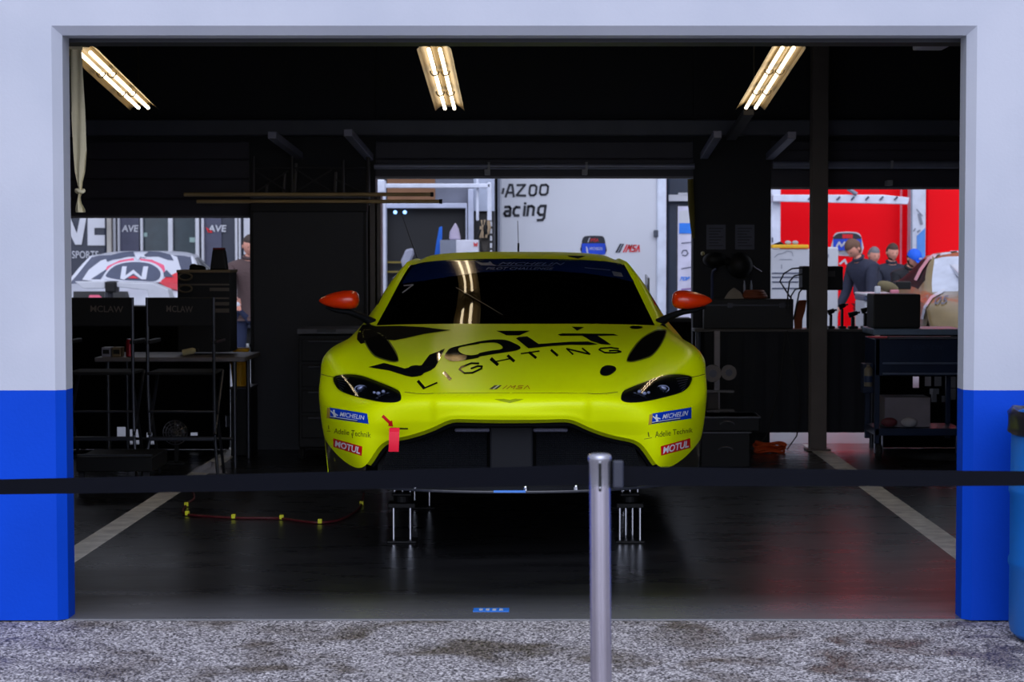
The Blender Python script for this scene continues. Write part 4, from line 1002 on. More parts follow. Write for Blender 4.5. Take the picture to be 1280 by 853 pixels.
# crate and yellow tubs
b = MB(); b.box(at(288, 500, 14.5).x, at(313, 500, 14.5).x, 14.5, 14.85, 0, zof(486, 14.5))
o = tag(b.build('storage_crate', BLACK, smooth=0, bevel=.01), 'black crate beside the black partition panel under the yellow tub', 'crate')
b = MB(); b.box(at(287, 486, 14.5).x, at(314, 486, 14.5).x, 14.49, 14.86, zof(487, 14.5), zof(484, 14.5)); b.build('crate_lid', DARKM, o, smooth=0, bevel=.004)
YT = mat('tub_yellow', srgb(226, 170, 14), .5)
zc = zof(484, 14.5)
for u, z0, h, lb in ((299, zc, .175, 'yellow plastic tub on the black crate'), (301, zc + .185, .085, 'small yellow tub stacked above the larger yellow tub')):
    x = at(u, 470, 14.65).x; b = MB(); b.lathe([(.05, 0), (.062, h * .9), (.066, h * .92), (.066, h), (.058, h), (.048, .01)], (x, 14.65, z0), 24)
    o = tag(b.build('plastic_tub', YT), lb, 'tub', 'yellow tubs in the left doorway')
    b = MB(); b.lathe([(.0, 0), (.064, 0), (.064, .008), (.0, .008)], (x, 14.65, z0 + h), 24); b.build('tub_lid', mat('lid_amber', srgb(170, 122, 20), .6), o)
# low trolley at far left with thin silver edge
r = thing('low_trolley', 'low black trolley on the floor at the far left behind the post', 'trolley', (at(135, 590, 12.3).x, 12.3, 0))
b = MB(); b.pbox(95, 572, 190, 590, 12.3, .5); b.build('tray', BLACK, r, smooth=0, bevel=.005)
b = MB(); b.pbox(95, 568.5, 190, 570.5, 12.29, .02); b.build('rim', CHF, r, smooth=0)
for uu in (102, 183):
    for yy in (12.36, 12.72):
        b = MB(); x = at(uu, 590, yy).x; b.lathe([(.03, -.012), (.034, 0), (.03, .012)], (x, yy, .034), 16, axis='X'); b.build('wheel', RUBBER, r)
        b = MB(); b.box(x - .018, x + .018, yy - .012, yy + .012, .034, zof(590, 12.3) + .01); b.build('caster_fork', DARKM, r, smooth=0)
# partition panel, rack above, poles
r = thing('partition_panel', 'large black partition panel standing left of the race car', 'panel', (at(386, 500, 15.1).x, 15.1, 0))
b = MB(); b.pbox(314, 264, 457, 566, 15.0, .06); b.build('board', mat('board_black', srgb(30, 31, 38), .6, bump=.3, bscale=8), r, smooth=0, bevel=.004)
b = MB(); b.pbox(313, 253.8, 459, 265, 14.98, .1); b.pbox(313, 258, 317, 566, 14.985, .09); b.pbox(455, 258, 459, 566, 14.985, .09); b.build('board_frame', BLACK, r, smooth=0, bevel=.004)
RK = mat('rack_steel', srgb(62, 60, 64), .5, metal=.4)
r = thing('overhead_rack', 'thin dark steel rack with crossed braces above the partition panel', 'rack', (at(390, 240, 15.05).x, 15.05, zof(256, 15.05)))
for u, vt in ((317, 195), (365, 193), (429, 200), (460, 192)):
    b = MB(); b.rod(u, vt, 15.05, u, 257, 15.05, .011 if u != 460 else .016); b.build('upright', RK, r)
for u, vt in ((356, 216), (370, 204), (420, 215), (334, 230)):
    b = MB(); b.rod(u, vt, 15.2, u - 2, 252, 15.2, .012); b.build('hook_rod', mat('hook_grey', srgb(88, 84, 84), .5), r)
b = MB()
for a in ((317, 210, 460, 210), (370, 212, 415, 240), (415, 212, 370, 240), (420, 225, 460, 243), (320, 214, 360, 240), (360, 214, 320, 240)): b.rod(a[0], a[1], 15.08, a[2], a[3], 15.08, .006)
b.build('brace', RK, r)
b = MB(); b.pbox(313, 245.5, 460, 248, 15.0, .3); b.build('shelf', RK, r, smooth=0)
POLE = mat('pole_tan', srgb(176, 150, 104), .55)
for v, u0, u1, Y, lb in ((243.2, 230, 541, 15.02, 'upper long tan pole lying across the overhead rack'), (252, 246, 552, 15.02, 'lower long tan pole lying across the top of the partition panel')):
    b = MB(); b.rod(u0, v, Y, u1, v, Y, .0145, n=12); o = tag(b.build('long_pole', POLE), lb, 'pole', 'poles on the rack')
    b = MB(); b.rod(u1 - 3, v, Y, u1 + 1, v, Y, .018, n=12); b.build('pole_cap', BLACK, o)
# tool cabinet behind the car on the left
Yc = 14.2
r = thing('tool_cabinet', 'black tool cabinet with a grey worktop behind the left front wing', 'tool cabinet', (at(412, 500, Yc).x, Yc, 0))
b = MB(); b.pbox(373, 419, 447, 560, Yc, .45); b.build('body', BLACK, r, smooth=0, bevel=.008)
b = MB(); b.pbox(371, 411, 449, 418, Yc - .02, .5); b.build('worktop', mat('worktop_grey', srgb(78, 78, 86), .45), r, smooth=0, bevel=.006)
b = MB(); b.pbox(396, 411.5, 420, 415.5, Yc - .025, .01); b.build('maker_plate', mat('plate_dark', srgb(40, 40, 44), .5), r, smooth=0)
for k in range(4):
    b = MB(); b.pbox(377, 424 + k * 32, 443, 452 + k * 32, Yc - .012, .014); d = b.build('drawer', BLACK, r, smooth=0, bevel=.004)
    b = MB(); b.pbox(385, 426 + k * 32, 435, 428 + k * 32, Yc - .03, .02); b.build('handle', DARKM, d, smooth=0, bevel=.003)
for uu in (378, 441):
    for yy in (Yc + .06, Yc + .38):
        x = at(uu, 560, yy).x; b = MB(); b.lathe([(.04, -.015), (.05, 0), (.04, .015)], (x, yy, .05), 16, axis='X'); b.build('wheel', RUBBER, r)
# ------------------------------------------------------------------ pier papers
for u0, v0, u1, v1, lb in ((883, 281, 907, 312, 'printed sheet on the left of the two taped to the dark pier'), (919, 281, 943, 312, 'printed sheet on the right of the two taped to the dark pier')):
    b = MB(); b.pbox(u0, v0, u1, v1, YB - .003, .002); o = tag(b.build('notice_sheet', mat('sheet_grey', srgb(88, 90, 106), .7), smooth=0), lb, 'notice', 'sheets on the pier')
    b = MB()
    for k in range(7): b.pbox(u0 + 3, v0 + 4 + k * 3.6, u1 - 3 - (k % 3) * 3, v0 + 5.2 + k * 3.6, YB - .005, .002)
    b.build('printed_lines', mat('print_dark', srgb(52, 54, 66), .7), o, smooth=0)
b = MB(); b.tube([at(863, 224, 15.3), at(864, 255, 15.3), at(866, 285, 15.3), at(867, 298, 15.3)], [.022, .026, .018, .01], 8)
tag(b.build('door_rope', mat('rope_olive', srgb(98, 88, 30), .8)), 'olive pull rope hanging at the right edge of the middle doorway', 'rope')
# ------------------------------------------------------------------ right workbench
Yw = 15.12
NV = mat('bench_cloth_navy', srgb(24, 27, 36), .8, bump=.4, bscale=3)
r = thing('workbench', 'long black clothed workbench along the back of the garage', 'workbench', (at(985, 500, Yw).x, Yw, 0))
b = MB(); b.box(at(868, 412, Yw).x, at(1094, 412, Yw).x, Yw - .02, Yw + .27, zof(415, Yw), zof(411.5, Yw)); b.build('worktop', mat('bench_edge', srgb(66, 60, 56), .5), r, smooth=0, bevel=.003)
V = []; n = 61
for z in (zof(415, Yw), zof(541, Yw)):
    for k in range(n):
        t = k / (n - 1); V.append(Vector((at(880 + 208 * t, 480, Yw).x, Yw + .006 * math.sin(k * .9) + .004 * math.sin(k * 2.3), z)))
b = MB(); b.add(V, [(k, k + 1, n + k + 1, n + k) for k in range(n - 1)]); b.build('front_cloth', NV, r, smooth=70)
for uu in (872, 1090):
    for yy in (Yw + .04, Yw + .24):
        x = at(uu, 480, yy).x; b = MB(); b.cyl((x, yy, 0), (x, yy, zof(415, Yw)), .018); b.build('leg', CHF, r)
ZW = zof(411.5, Yw)
def bench_box(name, u0, v0, u1, Y, d, m, label, cat, extra=None, bevel=.006):
    b = MB(); x0, x1 = at(u0, v0, Y).x, at(u1, v0, Y).x; b.box(x0, x1, Y, Y + d, ZW, zof(v0, Y))
    return tag(b.build(name, m, smooth=0, bevel=bevel), label, cat)
o = bench_box('equipment_case', 880, 374, 992, Yw + .03, .12, mat('case_black', srgb(17, 17, 20), .6), 'long low black equipment case on the workbench left of the column', 'case')
b = MB(); b.pbox(880, 381, 992, 382.5, Yw + .025, .01); b.build('lid_seam', DARKM, o, smooth=0)
for uu in (910, 975):
    b = MB(); b.pbox(uu, 379, uu + 6, 385, Yw + .02, .012); b.build('latch', DARKM, o, smooth=0)
# cap, leather roll, orange coil
zc = zof(374, Yw + .03)
b = MB(); c = at(917, 370, Yw + .09); c.z = zc
b.add([c + Vector((.075 * x, .06 * y, .085 * z)) for x, y, z in ((-1, -.8, 0), (1, -1, 0), (1, 1, 0), (-.9, 1, 0), (-.6, -.5, .5), (.7, -.6, .6), (.6, .6, .65), (-.5, .6, .6), (.0, 0, 1.05))], [(0, 1, 5, 4), (1, 2, 6, 5), (2, 3, 7, 6), (3, 0, 4, 7), (4, 5, 8), (5, 6, 8), (6, 7, 8), (7, 4, 8), (3, 2, 1, 0)])
tag(b.build('folded_cloth', mat('cloth_beige', srgb(150, 140, 130), .9), smooth=70, bevel=.008), 'beige folded cloth heaped on the black equipment case', 'cloth')
b = MB(); 
for q in range(3): c = at(943, 370, Yw + .09); c.z = zc + .018 + q * .017; b.tube([c + Vector((.085 * math.cos(a) * (1 - q * .12), .07 * math.sin(a), 0)) for a in [2 * PI * k / 24 for k in range(24)]], .016, 8, closed=True)
tag(b.build('orange_hose_coil', mat('hose_rust', srgb(130, 62, 30), .6)), 'rust coloured coiled hose beside the beige cloth on the case', 'hose')
for u, lb in ((930.5, 'left one of two thin silver spray bottles behind the coiled hose'), (939, 'right one of two thin silver spray bottles behind the coiled hose')):
    x = at(u, 355, Yw + .165).x; b = MB(); b.lathe([(.008, 0), (.009, .005), (.009, .33), (.005, .345), (.004, .365), (0, .365)], (x, Yw + .165, ZW), 12)
    tag(b.build('spray_bottle', mat('bottle_silver', srgb(140, 144, 160), .3, metal=.5)), lb, 'bottle', 'silver bottles')
# desk lamp on pier side
r = thing('bench_lamp', 'black gooseneck bench lamp in front of the dark pier', 'lamp', (at(890, 400, Yw + .22).x, Yw + .22, ZW))
xx = at(890, 400, Yw + .22).x
b = MB(); b.lathe([(.05, 0), (.05, .012), (.02, .02)], (xx, Yw + .22, ZW), 20); b.build('base', BLACK, r)
b = MB(); b.tube([(xx, Yw + .22, ZW + .01), (xx, Yw + .22, zof(345, Yw + .22)), (xx + .005, Yw + .2, zof(339, Yw + .22)), (xx + .03, Yw + .18, zof(336, Yw + .22))], .011, 10); b.build('stem', mat('stem_slate', srgb(60, 66, 100), .4), r)
b = MB(); b.sphere(at(893, 325, Yw + .15), .075, 1.2, .8, .8, 16); b.sphere(at(925, 332, Yw + .17), .09, 1.1, .8, 1.1, 16); b.cyl(at(900, 325, Yw + .15), at(925, 330, Yw + .17), .03); b.build('lamp_head', BLACK, r)
b = MB(); b.sphere(at(878.5, 317, Yw + .09), .016, n=10); b.build('lamp_bulb', mat('bulb_cream', srgb(210, 200, 150), .3), r)
b = MB(); b.tube([at(933, 326, Yw + .17), at(945, 336, Yw + .17), at(952, 340, Yw + .17)], .006); b.build('lamp_arm', STEEL, r)
# printer box in front of the column zone + cables
Yp = 15.12
r = thing('control_box', 'black control box with trailing cables on top of the workbench', 'control box', (at(1030, 370, Yp).x, Yp, ZW))
b = MB(); b.pbox(1003, 333, 1054, 363, Yp, .22); b.build('case', BLACK, r, smooth=0, bevel=.008)
b = MB(); b.box(at(1010, 363, Yp).x, at(1016, 363, Yp).x, Yp + .05, Yp + .09, ZW, zof(362, Yp)); b.box(at(1022, 363, Yp).x, at(1028, 363, Yp).x, Yp + .05, Yp + .09, ZW, zof(362, Yp)); b.build('stand', BLACK, r, smooth=0)
b = MB(); b.pbox(1032, 339, 1044, 346, Yp - .006, .006); b.build('display', mat('display_brown', srgb(48, 42, 40), .4), r, smooth=0)
for P in ([(1003, 335), (990, 336), (980, 342), (975, 352), (982, 363), (988, 372)], [(1003, 343), (993, 345), (987, 352), (985, 366), (984, 385)], [(1003, 360), (994, 362), (989, 370), (987, 392)], [(1003, 361), (999, 366), (996, 380), (992, 400)]):
    b = MB(); b.tube([at(u, v, Yp - .02) for u, v in P], .006, 6); b.build('cable', RUBBER, r)
# rust coloured hanging hose bundle, jumble by the column, right black box, kit
b = MB()
for k in range(5): b.tube([at(1000 + k * 1.6, 376, Yw + .04 + k * .01), at(996 + k * 2.2, 388, Yw + .03), at(994 + k * 1.8, 400, Yw + .03), at(995 + k * 1.5, 411, Yw + .03)], .011, 8)
tag(b.build('hose_bundle', mat('hose_rust', srgb(130, 62, 30), .6)), 'rust coloured hose bundle on the bench left of the steel column', 'hose')
rn = random.Random(3)
for i, (u0, v0, u1, lb) in enumerate(((1036, 385, 1044, 'black clamp standing just right of the steel column'), (1050, 378, 1058, 'black spray gun standing on the bench below the first man'), (1062, 388, 1073, 'black cordless drill on the bench below the men'), (1078, 383, 1088, 'black bottle rack on the bench beside the big black box'))):
    Y = Yw + .03; x0, x1 = at(u0, v0, Y).x, at(u1, v0, Y).x; zt_ = zof(v0, Y); w = x1 - x0
    b = MB(); b.box(x0, x1, Y, Y + .09, ZW, ZW + .02); b.box(x0 + w * .3, x0 + w * .65, Y + .02, Y + .07, ZW + .02, zt_ - .05); b.cyl((x0, Y + .045, zt_ - .04), (x1, Y + .045, zt_ - .02), .022, .016, n=12)
    o = tag(b.build(('clamp', 'spray_gun', 'cordless_drill', 'bottle_rack')[i], BLACK, smooth=40, bevel=.003), lb, ('clamp', 'spray gun', 'drill', 'rack')[i])
    b = MB(); b.cyl((x1, Y + .045, zt_ - .02), (x1 + .02, Y + .045, zt_ - .018), .008, n=8); b.build('nozzle', DARKM, o)
_zw = ZW; ZW = zof(411.5, Yv) if 'Yv' in globals() else zof(411.5, 14.2)
o = bench_box('black_box', 1092, 368, 1151, 14.35, .3, mat('box_black', srgb(10, 10, 12), .6), 'big plain black box on the blue tool trolley at the right', 'box', bevel=.01)
ZW = _zw
# ------------------------------------------------------------------ blue tool trolley at the right
Yv = 14.2
TB = mat('trolley_navy', srgb(16, 34, 66), .35)
r = thing('tool_trolley', 'navy blue tool trolley with a steel top at the right edge', 'tool trolley', (at(1145, 500, Yv).x, Yv, 0))
b = MB(); b.box(at(1092, 415, Yv).x, at(1205, 415, Yv).x, Yv, Yv + .5, zof(419, Yv), zof(411.5, Yv)); b.build('steel_top', mat('trolley_top', srgb(120, 140, 165), .35, metal=.4), r, smooth=0, bevel=.004)
b = MB(); b.pbox(1094, 424, 1204, 470, Yv + .02, .46); b.build('top_tray', TB, r, smooth=0, bevel=.006)
for v in (453.5, 466.5):
    b = MB(); b.pbox(1104, v, 1204, v + 2, Yv - .005, .02); b.build('drawer_edge', mat('edge_silver', srgb(96, 108, 132), .4, metal=.3), r, smooth=0)
b = MB(); b.pbox(1110, 421, 1204, 424, Yv - .01, .03); b.build('rail', mat('rail_grey', srgb(84, 88, 98), .4), r, smooth=0)
lay('maker_lettering', [(*text2d('SNAP-ON', [(1140, 431), (1178, 431), (1178, 438), (1140, 438)], shear=.2), 0, 0)], [mat('letter_dim', srgb(34, 48, 82), .5)], Yv + .02, .003, r)
for uu, w_ in ((1094, 8), (1198, 8)):
    for yy in (Yv + .02, Yv + .44):
        b = MB(); x = at(uu, 500, Yv).x; b.box(x, x + .035, yy, yy + .035, .12, zof(424, Yv)); b.build('upright', TB, r, smooth=0, bevel=.003)
b = MB(); b.pbox(1094, 536, 1204, 545, Yv + .02, .46); b.build('lower_shelf', TB, r, smooth=0, bevel=.004)
for uu in (1098, 1200):
    for yy in (Yv + .06, Yv + .42):
        x = at(uu, 560, yy).x; b = MB(); b.lathe([(.05, -.02), (.062, -.008), (.062, .008), (.05, .02)], (x, yy, .062), 20, axis='X'); wl = b.build('wheel', RUBBER, r)
        b = MB(); b.box(x - .03, x - .024, yy - .02, yy + .02, .05, zof(545, Yv)); b.box(x + .024, x + .03, yy - .02, yy + .02, .05, zof(545, Yv)); b.build('fork', STEEL, wl, smooth=0)
b = MB(); b.box(at(1106, 520, Yv + .1).x, at(1163, 520, Yv + .1).x, Yv + .1, Yv + .36, zof(536, Yv) + .002, zof(497, Yv + .1)); c = tag(b.build('carton', mat('carton_grey', srgb(128, 122, 132), .8), smooth=0, bevel=.004), 'plain grey carton on the lower shelf of the blue tool trolley', 'box')
b = MB(); b.box(at(1108, 530, Yv + .1).x, at(1118, 530, Yv + .1).x, Yv + .092, Yv + .1, zof(535, Yv), zof(526, Yv)); b.build('carton_label', BLACK, c, smooth=0)
for uu, mm, lb in ((1113, mat('block_red', srgb(100, 40, 50), .6), 'small dull red block in front of the grey carton'), (1138, mat('cloth_pale', srgb(170, 168, 176), .9), 'small pale cloth ball in front of the grey carton')):
    x = at(uu, 545, Yv - .02).x; b = MB()
    b.sphere((x, Yv + .06, zof(536, Yv) + .040), .045, 1.3, .6, .75, 14, fn=lambda p: p * (1 + .08 * math.sin(40 * p.x) * math.cos(33 * p.z)))
    tag(b.build('cloth_ball' if uu > 1120 else 'sponge_block', mm), lb, 'cloth' if uu > 1120 else 'sponge')
# side caddy with spray can
b = MB(); b.pbox(1079, 455, 1092, 492, Yv + .02, .12); o = tag(b.build('side_caddy', TB, smooth=0, bevel=.006), 'navy side caddy hooked on the left side of the blue trolley', 'caddy')
b = MB(); x = at(1085, 470, Yv - .0).x; b.lathe([(.028, 0), (.03, .005), (.03, .12), (.02, .135), (.012, .14), (.012, .155), (0, .155)], (x, Yv - .015, zof(483, Yv)), 18); o = tag(b.build('spray_can', mat('can_cream', srgb(120, 112, 96), .4)), 'cream spray can held in front of the navy side caddy', 'can')
b = MB(); b.lathe([(.031, 0), (.031, .045), (0, .045)], (x, Yv - .015, zof(483, Yv) + .03), 18); b.build('can_label', mat('label_navy', srgb(30, 50, 90), .5), o)
# bench left: brake parts, white strip, crates and cable
r = thing('parts_stand', 'stand of spare brake discs between the race car and the workbench', 'parts stand', (at(900, 500, 14.3).x, 14.3, 0))
b = MB(); b.pbox(893, 414, 900, 520, 14.35, .03); b.build('upright', mat('strip_pale', srgb(138, 130, 136), .5), r, smooth=0, bevel=.004)
for v, rr, uu in ((467, .062, 891), (466, .055, 911)):
    c = at(uu, v, 14.3); b = MB(); b.lathe([(rr * .45, -.01), (rr, -.01), (rr, .01), (rr * .45, .01)], c, 28, axis='Y'); b.build('brake_disc', mat('disc_brown', srgb(78, 70, 64), .4, metal=.6), r)
    b = MB(); b.lathe([(rr * .12, -.03), (rr * .45, -.015), (rr * .45, .015)], c, 20, axis='Y'); b.build('disc_bell', DARKM, r)
for v in (489, 513):
    b = MB(); b.pbox(884, v, 918, v + 2, 14.3, .1); b.build('shelf', mat('shelf_grey', srgb(92, 86, 86), .4), r, smooth=0)
b = MB(); b.pbox(884, 491, 898, 512, 14.33, .06); b.build('parts_block', mat('block_brown', srgb(60, 52, 48), .6), r, smooth=0, bevel=.006)
b = MB(); b.pbox(885, 515, 888, 556, 14.33, .03); b.pbox(913, 515, 916, 556, 14.33, .03); b.build('stand_leg', DARKM, r, smooth=0)
def crate(u0, v0, u1, v1, Y, d, label):
    b = MB(); x0, x1 = at(u0, v0, Y).x, at(u1, v0, Y).x; z0, z1_ = zof(v1, Y), zof(v0, Y)
    if z0 < .08: z0 = 0
    b.box(x0, x1, Y, Y + d, z0, z1_); o = tag(b.build('parts_crate', BLACK, smooth=0, bevel=.008), label, 'crate', 'black crates by the car')
    b = MB(); b.box(x0 - .006, x1 + .006, Y - .008, Y + d + .006, z1_ - .012, z1_); b.build('rim', mat('rim_grey', srgb(76, 78, 88), .4), o, smooth=0, bevel=.003)
    b = MB(); b.tube([((x0 + x1) / 2 + .05 * math.cos(a), Y - .012, (z0 + z1_) / 2 + .02 * math.sin(a)) for a in [PI * k / 8 for k in range(9)]], .004, 6); b.build('handle', STEEL, o)
    return z0
crate(876, 540, 938, 580, 13.75, .35, 'black crate on the floor right of the race car, lower of two')
crate(868, 521, 950, 540, 13.75, .33, 'wide shallow black tray on top of the crate right of the race car')
# orange cable heap
b = MB(); rn = random.Random(5)
for q in range(5):
    c = floor_at(961 + rn.uniform(-3, 3), 566, 0); rr = .09 + rn.uniform(-.02, .02)
    b.tube([c + Vector((rr * math.cos(a) * 1.1, .07 * math.sin(a + q), .012 + q * .014 + .008 * math.sin(3 * a + q))) for a in [2 * PI * k / 26 for k in range(26)]], .009, 8, closed=True)
tag(b.build('cable_coil', ORANGE), 'orange cable heaped on the floor below the workbench', 'cable')
for k, P in enumerate(([(982, 415), (979, 445), (975, 480), (966, 515), (958, 545), (944, 562)], [(984, 413), (988, 440), (997, 480), (1001, 515), (996, 545), (984, 562)])):
    b = MB(); pts = [at(u, v, Yw - .03) for u, v in P[:-1]] + [floor_at(*P[-1], .006)]; b.tube(pts, .005, 6)
    tag(b.build('hanging_cable', RUBBER), 'black cable hanging down the workbench cloth, the %s of two' % ('left' if k == 0 else 'right'), 'cable', 'hanging cables')

# ------------------------------------------------------------------ dark clothed benches closing the lower part of the side doorways
def cloth_bench(label, u0, u1, v0, v1, Y, d, holes=()):
    x0, x1 = at(u0, v0, Y).x, at(u1, v0, Y).x
    r = thing('clothed_bench', label, 'bench', ((x0 + x1) / 2, Y, 0))
    b = MB(); b.box(x0, x1, Y - .01, Y + d, zof(v0, Y) - .03, zof(v0, Y)); b.build('worktop', BLACK, r, smooth=0, bevel=.004)
    us = sorted({u0, u1, *[h[0] for h in holes], *[h[2] for h in holes]}); vs = sorted({v0 + 2, v1, *[h[1] for h in holes], *[h[3] for h in holes]})
    b = MB()
    for a, c in zip(us, us[1:]):
        for e, f in zip(vs, vs[1:]):
            m_, n_ = (a + c) / 2, (e + f) / 2
            if any(h[0] < m_ < h[2] and h[1] < n_ < h[3] for h in holes): continue
            b.pbox(a, e, c, f, Y, .012)
    b.build('front_cloth', mat('cloth_black', srgb(9, 9, 11), .9, bump=.3, bscale=5, spec=.1), r, smooth=0)
    for xx in (x0 + .05, x1 - .05):
        b = MB(); b.cyl((xx, Y + d - .05, 0), (xx, Y + d - .05, zof(v0, Y) - .03), .018); b.build('leg', CHF, r)
cloth_bench('black clothed bench across the left doorway behind the folding chairs', 84, 286, 383, 562, 15.0, .3, holes=[(146, 534, 158, 548), (161, 537, 174, 556), (183, 541, 190, 549), (187, 550, 194, 556), (238, 541, 247, 545), (282, 520, 286, 534)])
cloth_bench('black clothed bench behind the blue tool trolley in the right doorway', 1100, 1222, 413, 560, 15.12, .25, holes=[(1141, 471, 1149, 485), (1156, 471, 1164, 483), (1168, 471, 1177, 483), (1188, 471, 1195, 485), (1162, 486, 1174, 493), (1164, 493, 1171, 503), (1177, 495, 1184, 503), (1188, 486, 1195, 500)])
cloth_bench('added black clothed bench behind the race car, blocking reflections on the floor', 482, 864, 398, 556, 15.1, .25)  # added blocker: keeps the white trailer's reflection off the floor under the car
# ------------------------------------------------------------------ paddock beyond the garage
def slab(name, label, cat, u0, u1, vt, Y, d, m, parent=None, vb=None, ground=True):
    x0, x1 = at(u0, 300, Y).x, at(u1, 300, Y).x; zt = zof(vt, Y) if vt is not None else 4.1
    b = MB(); b.box(x0, x1, Y, Y + d, 0 if vb is None else zof(vb, Y), zt); o = b.build(name, m, parent, smooth=0, bevel=.01)
    if label: tag(o, label, cat)
    return o
def pp(name, m, u0, v0, u1, v1, Y, d, parent, bevel=0):
    b = MB(); b.pbox(u0, v0, u1, v1, Y, d); return b.build(name, m, parent, smooth=0, bevel=bevel)
def wheels(parent, xs, Y):
    for x in xs:
        b = MB(); b.lathe([(.3, -.12), (.5, -.12), (.52, -.06), (.52, .06), (.5, .12), (.3, .12)], (x, Y, .52), 28, axis='X'); b.build('wheel', RUBBER, parent)
def trailer(name, label, u0, u1, Y, depth, m, top=4.2):
    x0, x1 = at(u0, 300, Y).x, at(u1, 300, Y).x
    r = thing(name, label, 'trailer', ((x0 + x1) / 2, Y, 0))
    b = MB(); b.box(x0, x1, Y, Y + depth, .35, top); b.build('body', m, r, smooth=0, bevel=.03)
    b = MB(); b.box(x0 + .1, x1 - .1, Y + .15, Y + depth - .1, .12, .35); b.build('chassis', BLACK, r, smooth=0)
    for x in (x0 + .3, x1 - .3):
        b = MB(); b.lathe([(.16, -.1), (.17, 0), (.16, .1)], (x, Y + depth * .5, .16), 20, axis='X'); b.build('wheel', RUBBER, r)
    return r
# left: dark trailer with big letters
Ya = 29.0
r = trailer('dark_trailer', 'dark navy trailer with large white letters at the far left', 30, 133, Ya, 2.4, NAVY)
lay('large_lettering', [(*L2([(60, 232), (76, 232), (99, 300), (112, 232), (127, 232), (104, 330), (94, 330)]), 0, 0), (*L2([(108, 245), (134, 245), (134, 284), (117, 284), (117, 294), (132, 294), (132, 306), (109, 306)]), 0, 0)][:0] +
    [(*L2([(74, 272), (88, 272), (96, 292), (100, 272), (108, 272), (102, 306), (94, 306), (86, 290)]), 0, 0), (*L2([(109.5, 272), (131, 272), (131, 285), (118, 285), (118, 294), (131, 294), (131, 307), (109.5, 307)]), 0, 0)], [WHITE], Ya, .03, r)
lay('small_lettering', [(*text2d('SPORTS', [(90, 314), (123, 314), (123, 323), (90, 323)]), 0, 0)], [WHITE], Ya, .03, r)
pp('skirt_panel', WHITE, 100, 335, 125, 352, Ya - .02, .03, r)
# glazed hospitality unit
Yg = 29.4
r = trailer('hospitality_unit', 'dark glazed unit with white uprights behind the striped race car', 141, 330, Yg, 2.5, NAVY)
GL = mat('unit_glass', srgb(38, 52, 58), .15, var=.2)
pp('window', GL, 178, 272, 211, 350, Yg - .02, .03, r); pp('window', GL, 216, 272, 245, 400, Yg - .02, .03, r)
pp('side_panel', mat('panel_purple_grey', srgb(62, 64, 86), .4), 150, 272, 174, 340, Yg - .03, .03, r); pp('side_panel', mat('panel_purple_grey', srgb(62, 64, 86), .4), 255, 272, 277, 360, Yg - .03, .03, r)
for u0, u1 in ((141.5, 144.5), (147, 149.5), (175.5, 178.5), (210.5, 216), (244.5, 249), (252, 255), (294, 297), (298.5, 301), (305, 313)):
    pp('upright', WHITE, u0, 262, u1, 352 if u0 < 200 else 400, Yg - .10, .07, r)
b = MB(); b.box(at(133.5, 300, 28.7).x, at(139, 300, 28.7).x, 28.7, 28.78, 0, 4.2); tag(b.build('boundary_post', mat('post_tan_grey', srgb(150, 146, 140), .6, var=.3, scale=1.5), smooth=0), 'pale post standing between the dark trailer and the glazed unit', 'post')
for u0, u1, rd in ((152, 173, 0), (260, 283, 1)):
    q = [(u0, 281.5), (u1, 281.5), (u1, 290), (u0, 290)]
    lay('logo_lettering', [(*text2d('AVE', q, shear=.1, weight=.02), 0, 0)] + ([(*L2([(257, 284), (264, 288), (266, 291), (260, 291)]), 1, 0)] if rd else []), [WHITE, REDS], Yg - .03, .02, r)
pp('door_light', mat('pane_pale', srgb(130, 155, 150), .3), 179.5, 291, 184, 296, Yg - .04, .02, r); pp('door_light', mat('pane_pale', srgb(130, 155, 150), .3), 237, 297, 244, 303, Yg - .04, .02, r)
# tyre stack at the left edge
# ---- two more race cars of the same shape
def other_car(name, label, xc, dY, mats):
    r = thing(name, label, 'race car', (xc, 11.6 + dY, LIFT))
    V, Fs, _ = body_pieces(3, xc, dY, r, mats)
    t = BVHTree.FromPolygons([tuple(v) for v in V], Fs)
    b = MB(); b.box(xc - .88, xc + .88, 9.75 + dY, 13.6 + dY, .33, .45); b.build('floor_pan', BLACK, r, smooth=0, bevel=.02)
    b = MB(); b.box(xc - .66, xc + .66, 9.72 + dY, 9.78 + dY, .40, .70); b.build('intake_panel', CARBON, r, smooth=0)
    for s in (-1, 1):
        for yy in (10.3, 13.0):
            b = MB(); b.lathe([(.2, -.14), (.32, -.14), (.34, -.1), (.34, .1), (.32, .14), (.2, .14)], (xc + s * .83, yy + dY, .34), 28, axis='X'); w = b.build('wheel', RUBBER, r)
            b = MB(); b.lathe([(.03, .03), (.2, .1), (.21, .12), (.2, -.1)], (xc + s * .83, yy + dY, .34), 20, axis='X'); b.build('rim', STEEL, w)
    return r, t
WCAR = mat('race_car_white', srgb(200, 203, 216), .3, coat=.4, var=.02)
mcar, mt = other_car('striped_race_car', 'white race car with grey, pink and red graphics outside the left doorway', -5.12, 13.7, {'body': WCAR, 'windshield': mat('cover_slate', srgb(72, 78, 100), .5), 'side': mat('opaque_side_glass', (.01, .012, .016), .1), 'rear': SIDEG})
PINK = mat('graphic_pink', srgb(222, 84, 120), .45); SLATE = mat('graphic_slate', srgb(66, 74, 98), .45); REDG = mat('graphic_red', srgb(205, 30, 50), .45)
z3m = lambda P: Z(85, 250, 6.094, P)
oval = smooth_loop(z3m([(300,600),(300,570),(350,520),(430,492),(530,485),(620,497),(680,530),(705,570),(695,610),(650,632),(560,628),(420,622)]), 3)
ovalw = smooth_loop(z3m([(280,612),(285,565),(340,510),(425,480),(530,472),(635,485),(700,522),(728,570),(715,620),(660,645),(560,640),(420,632)]), 3)
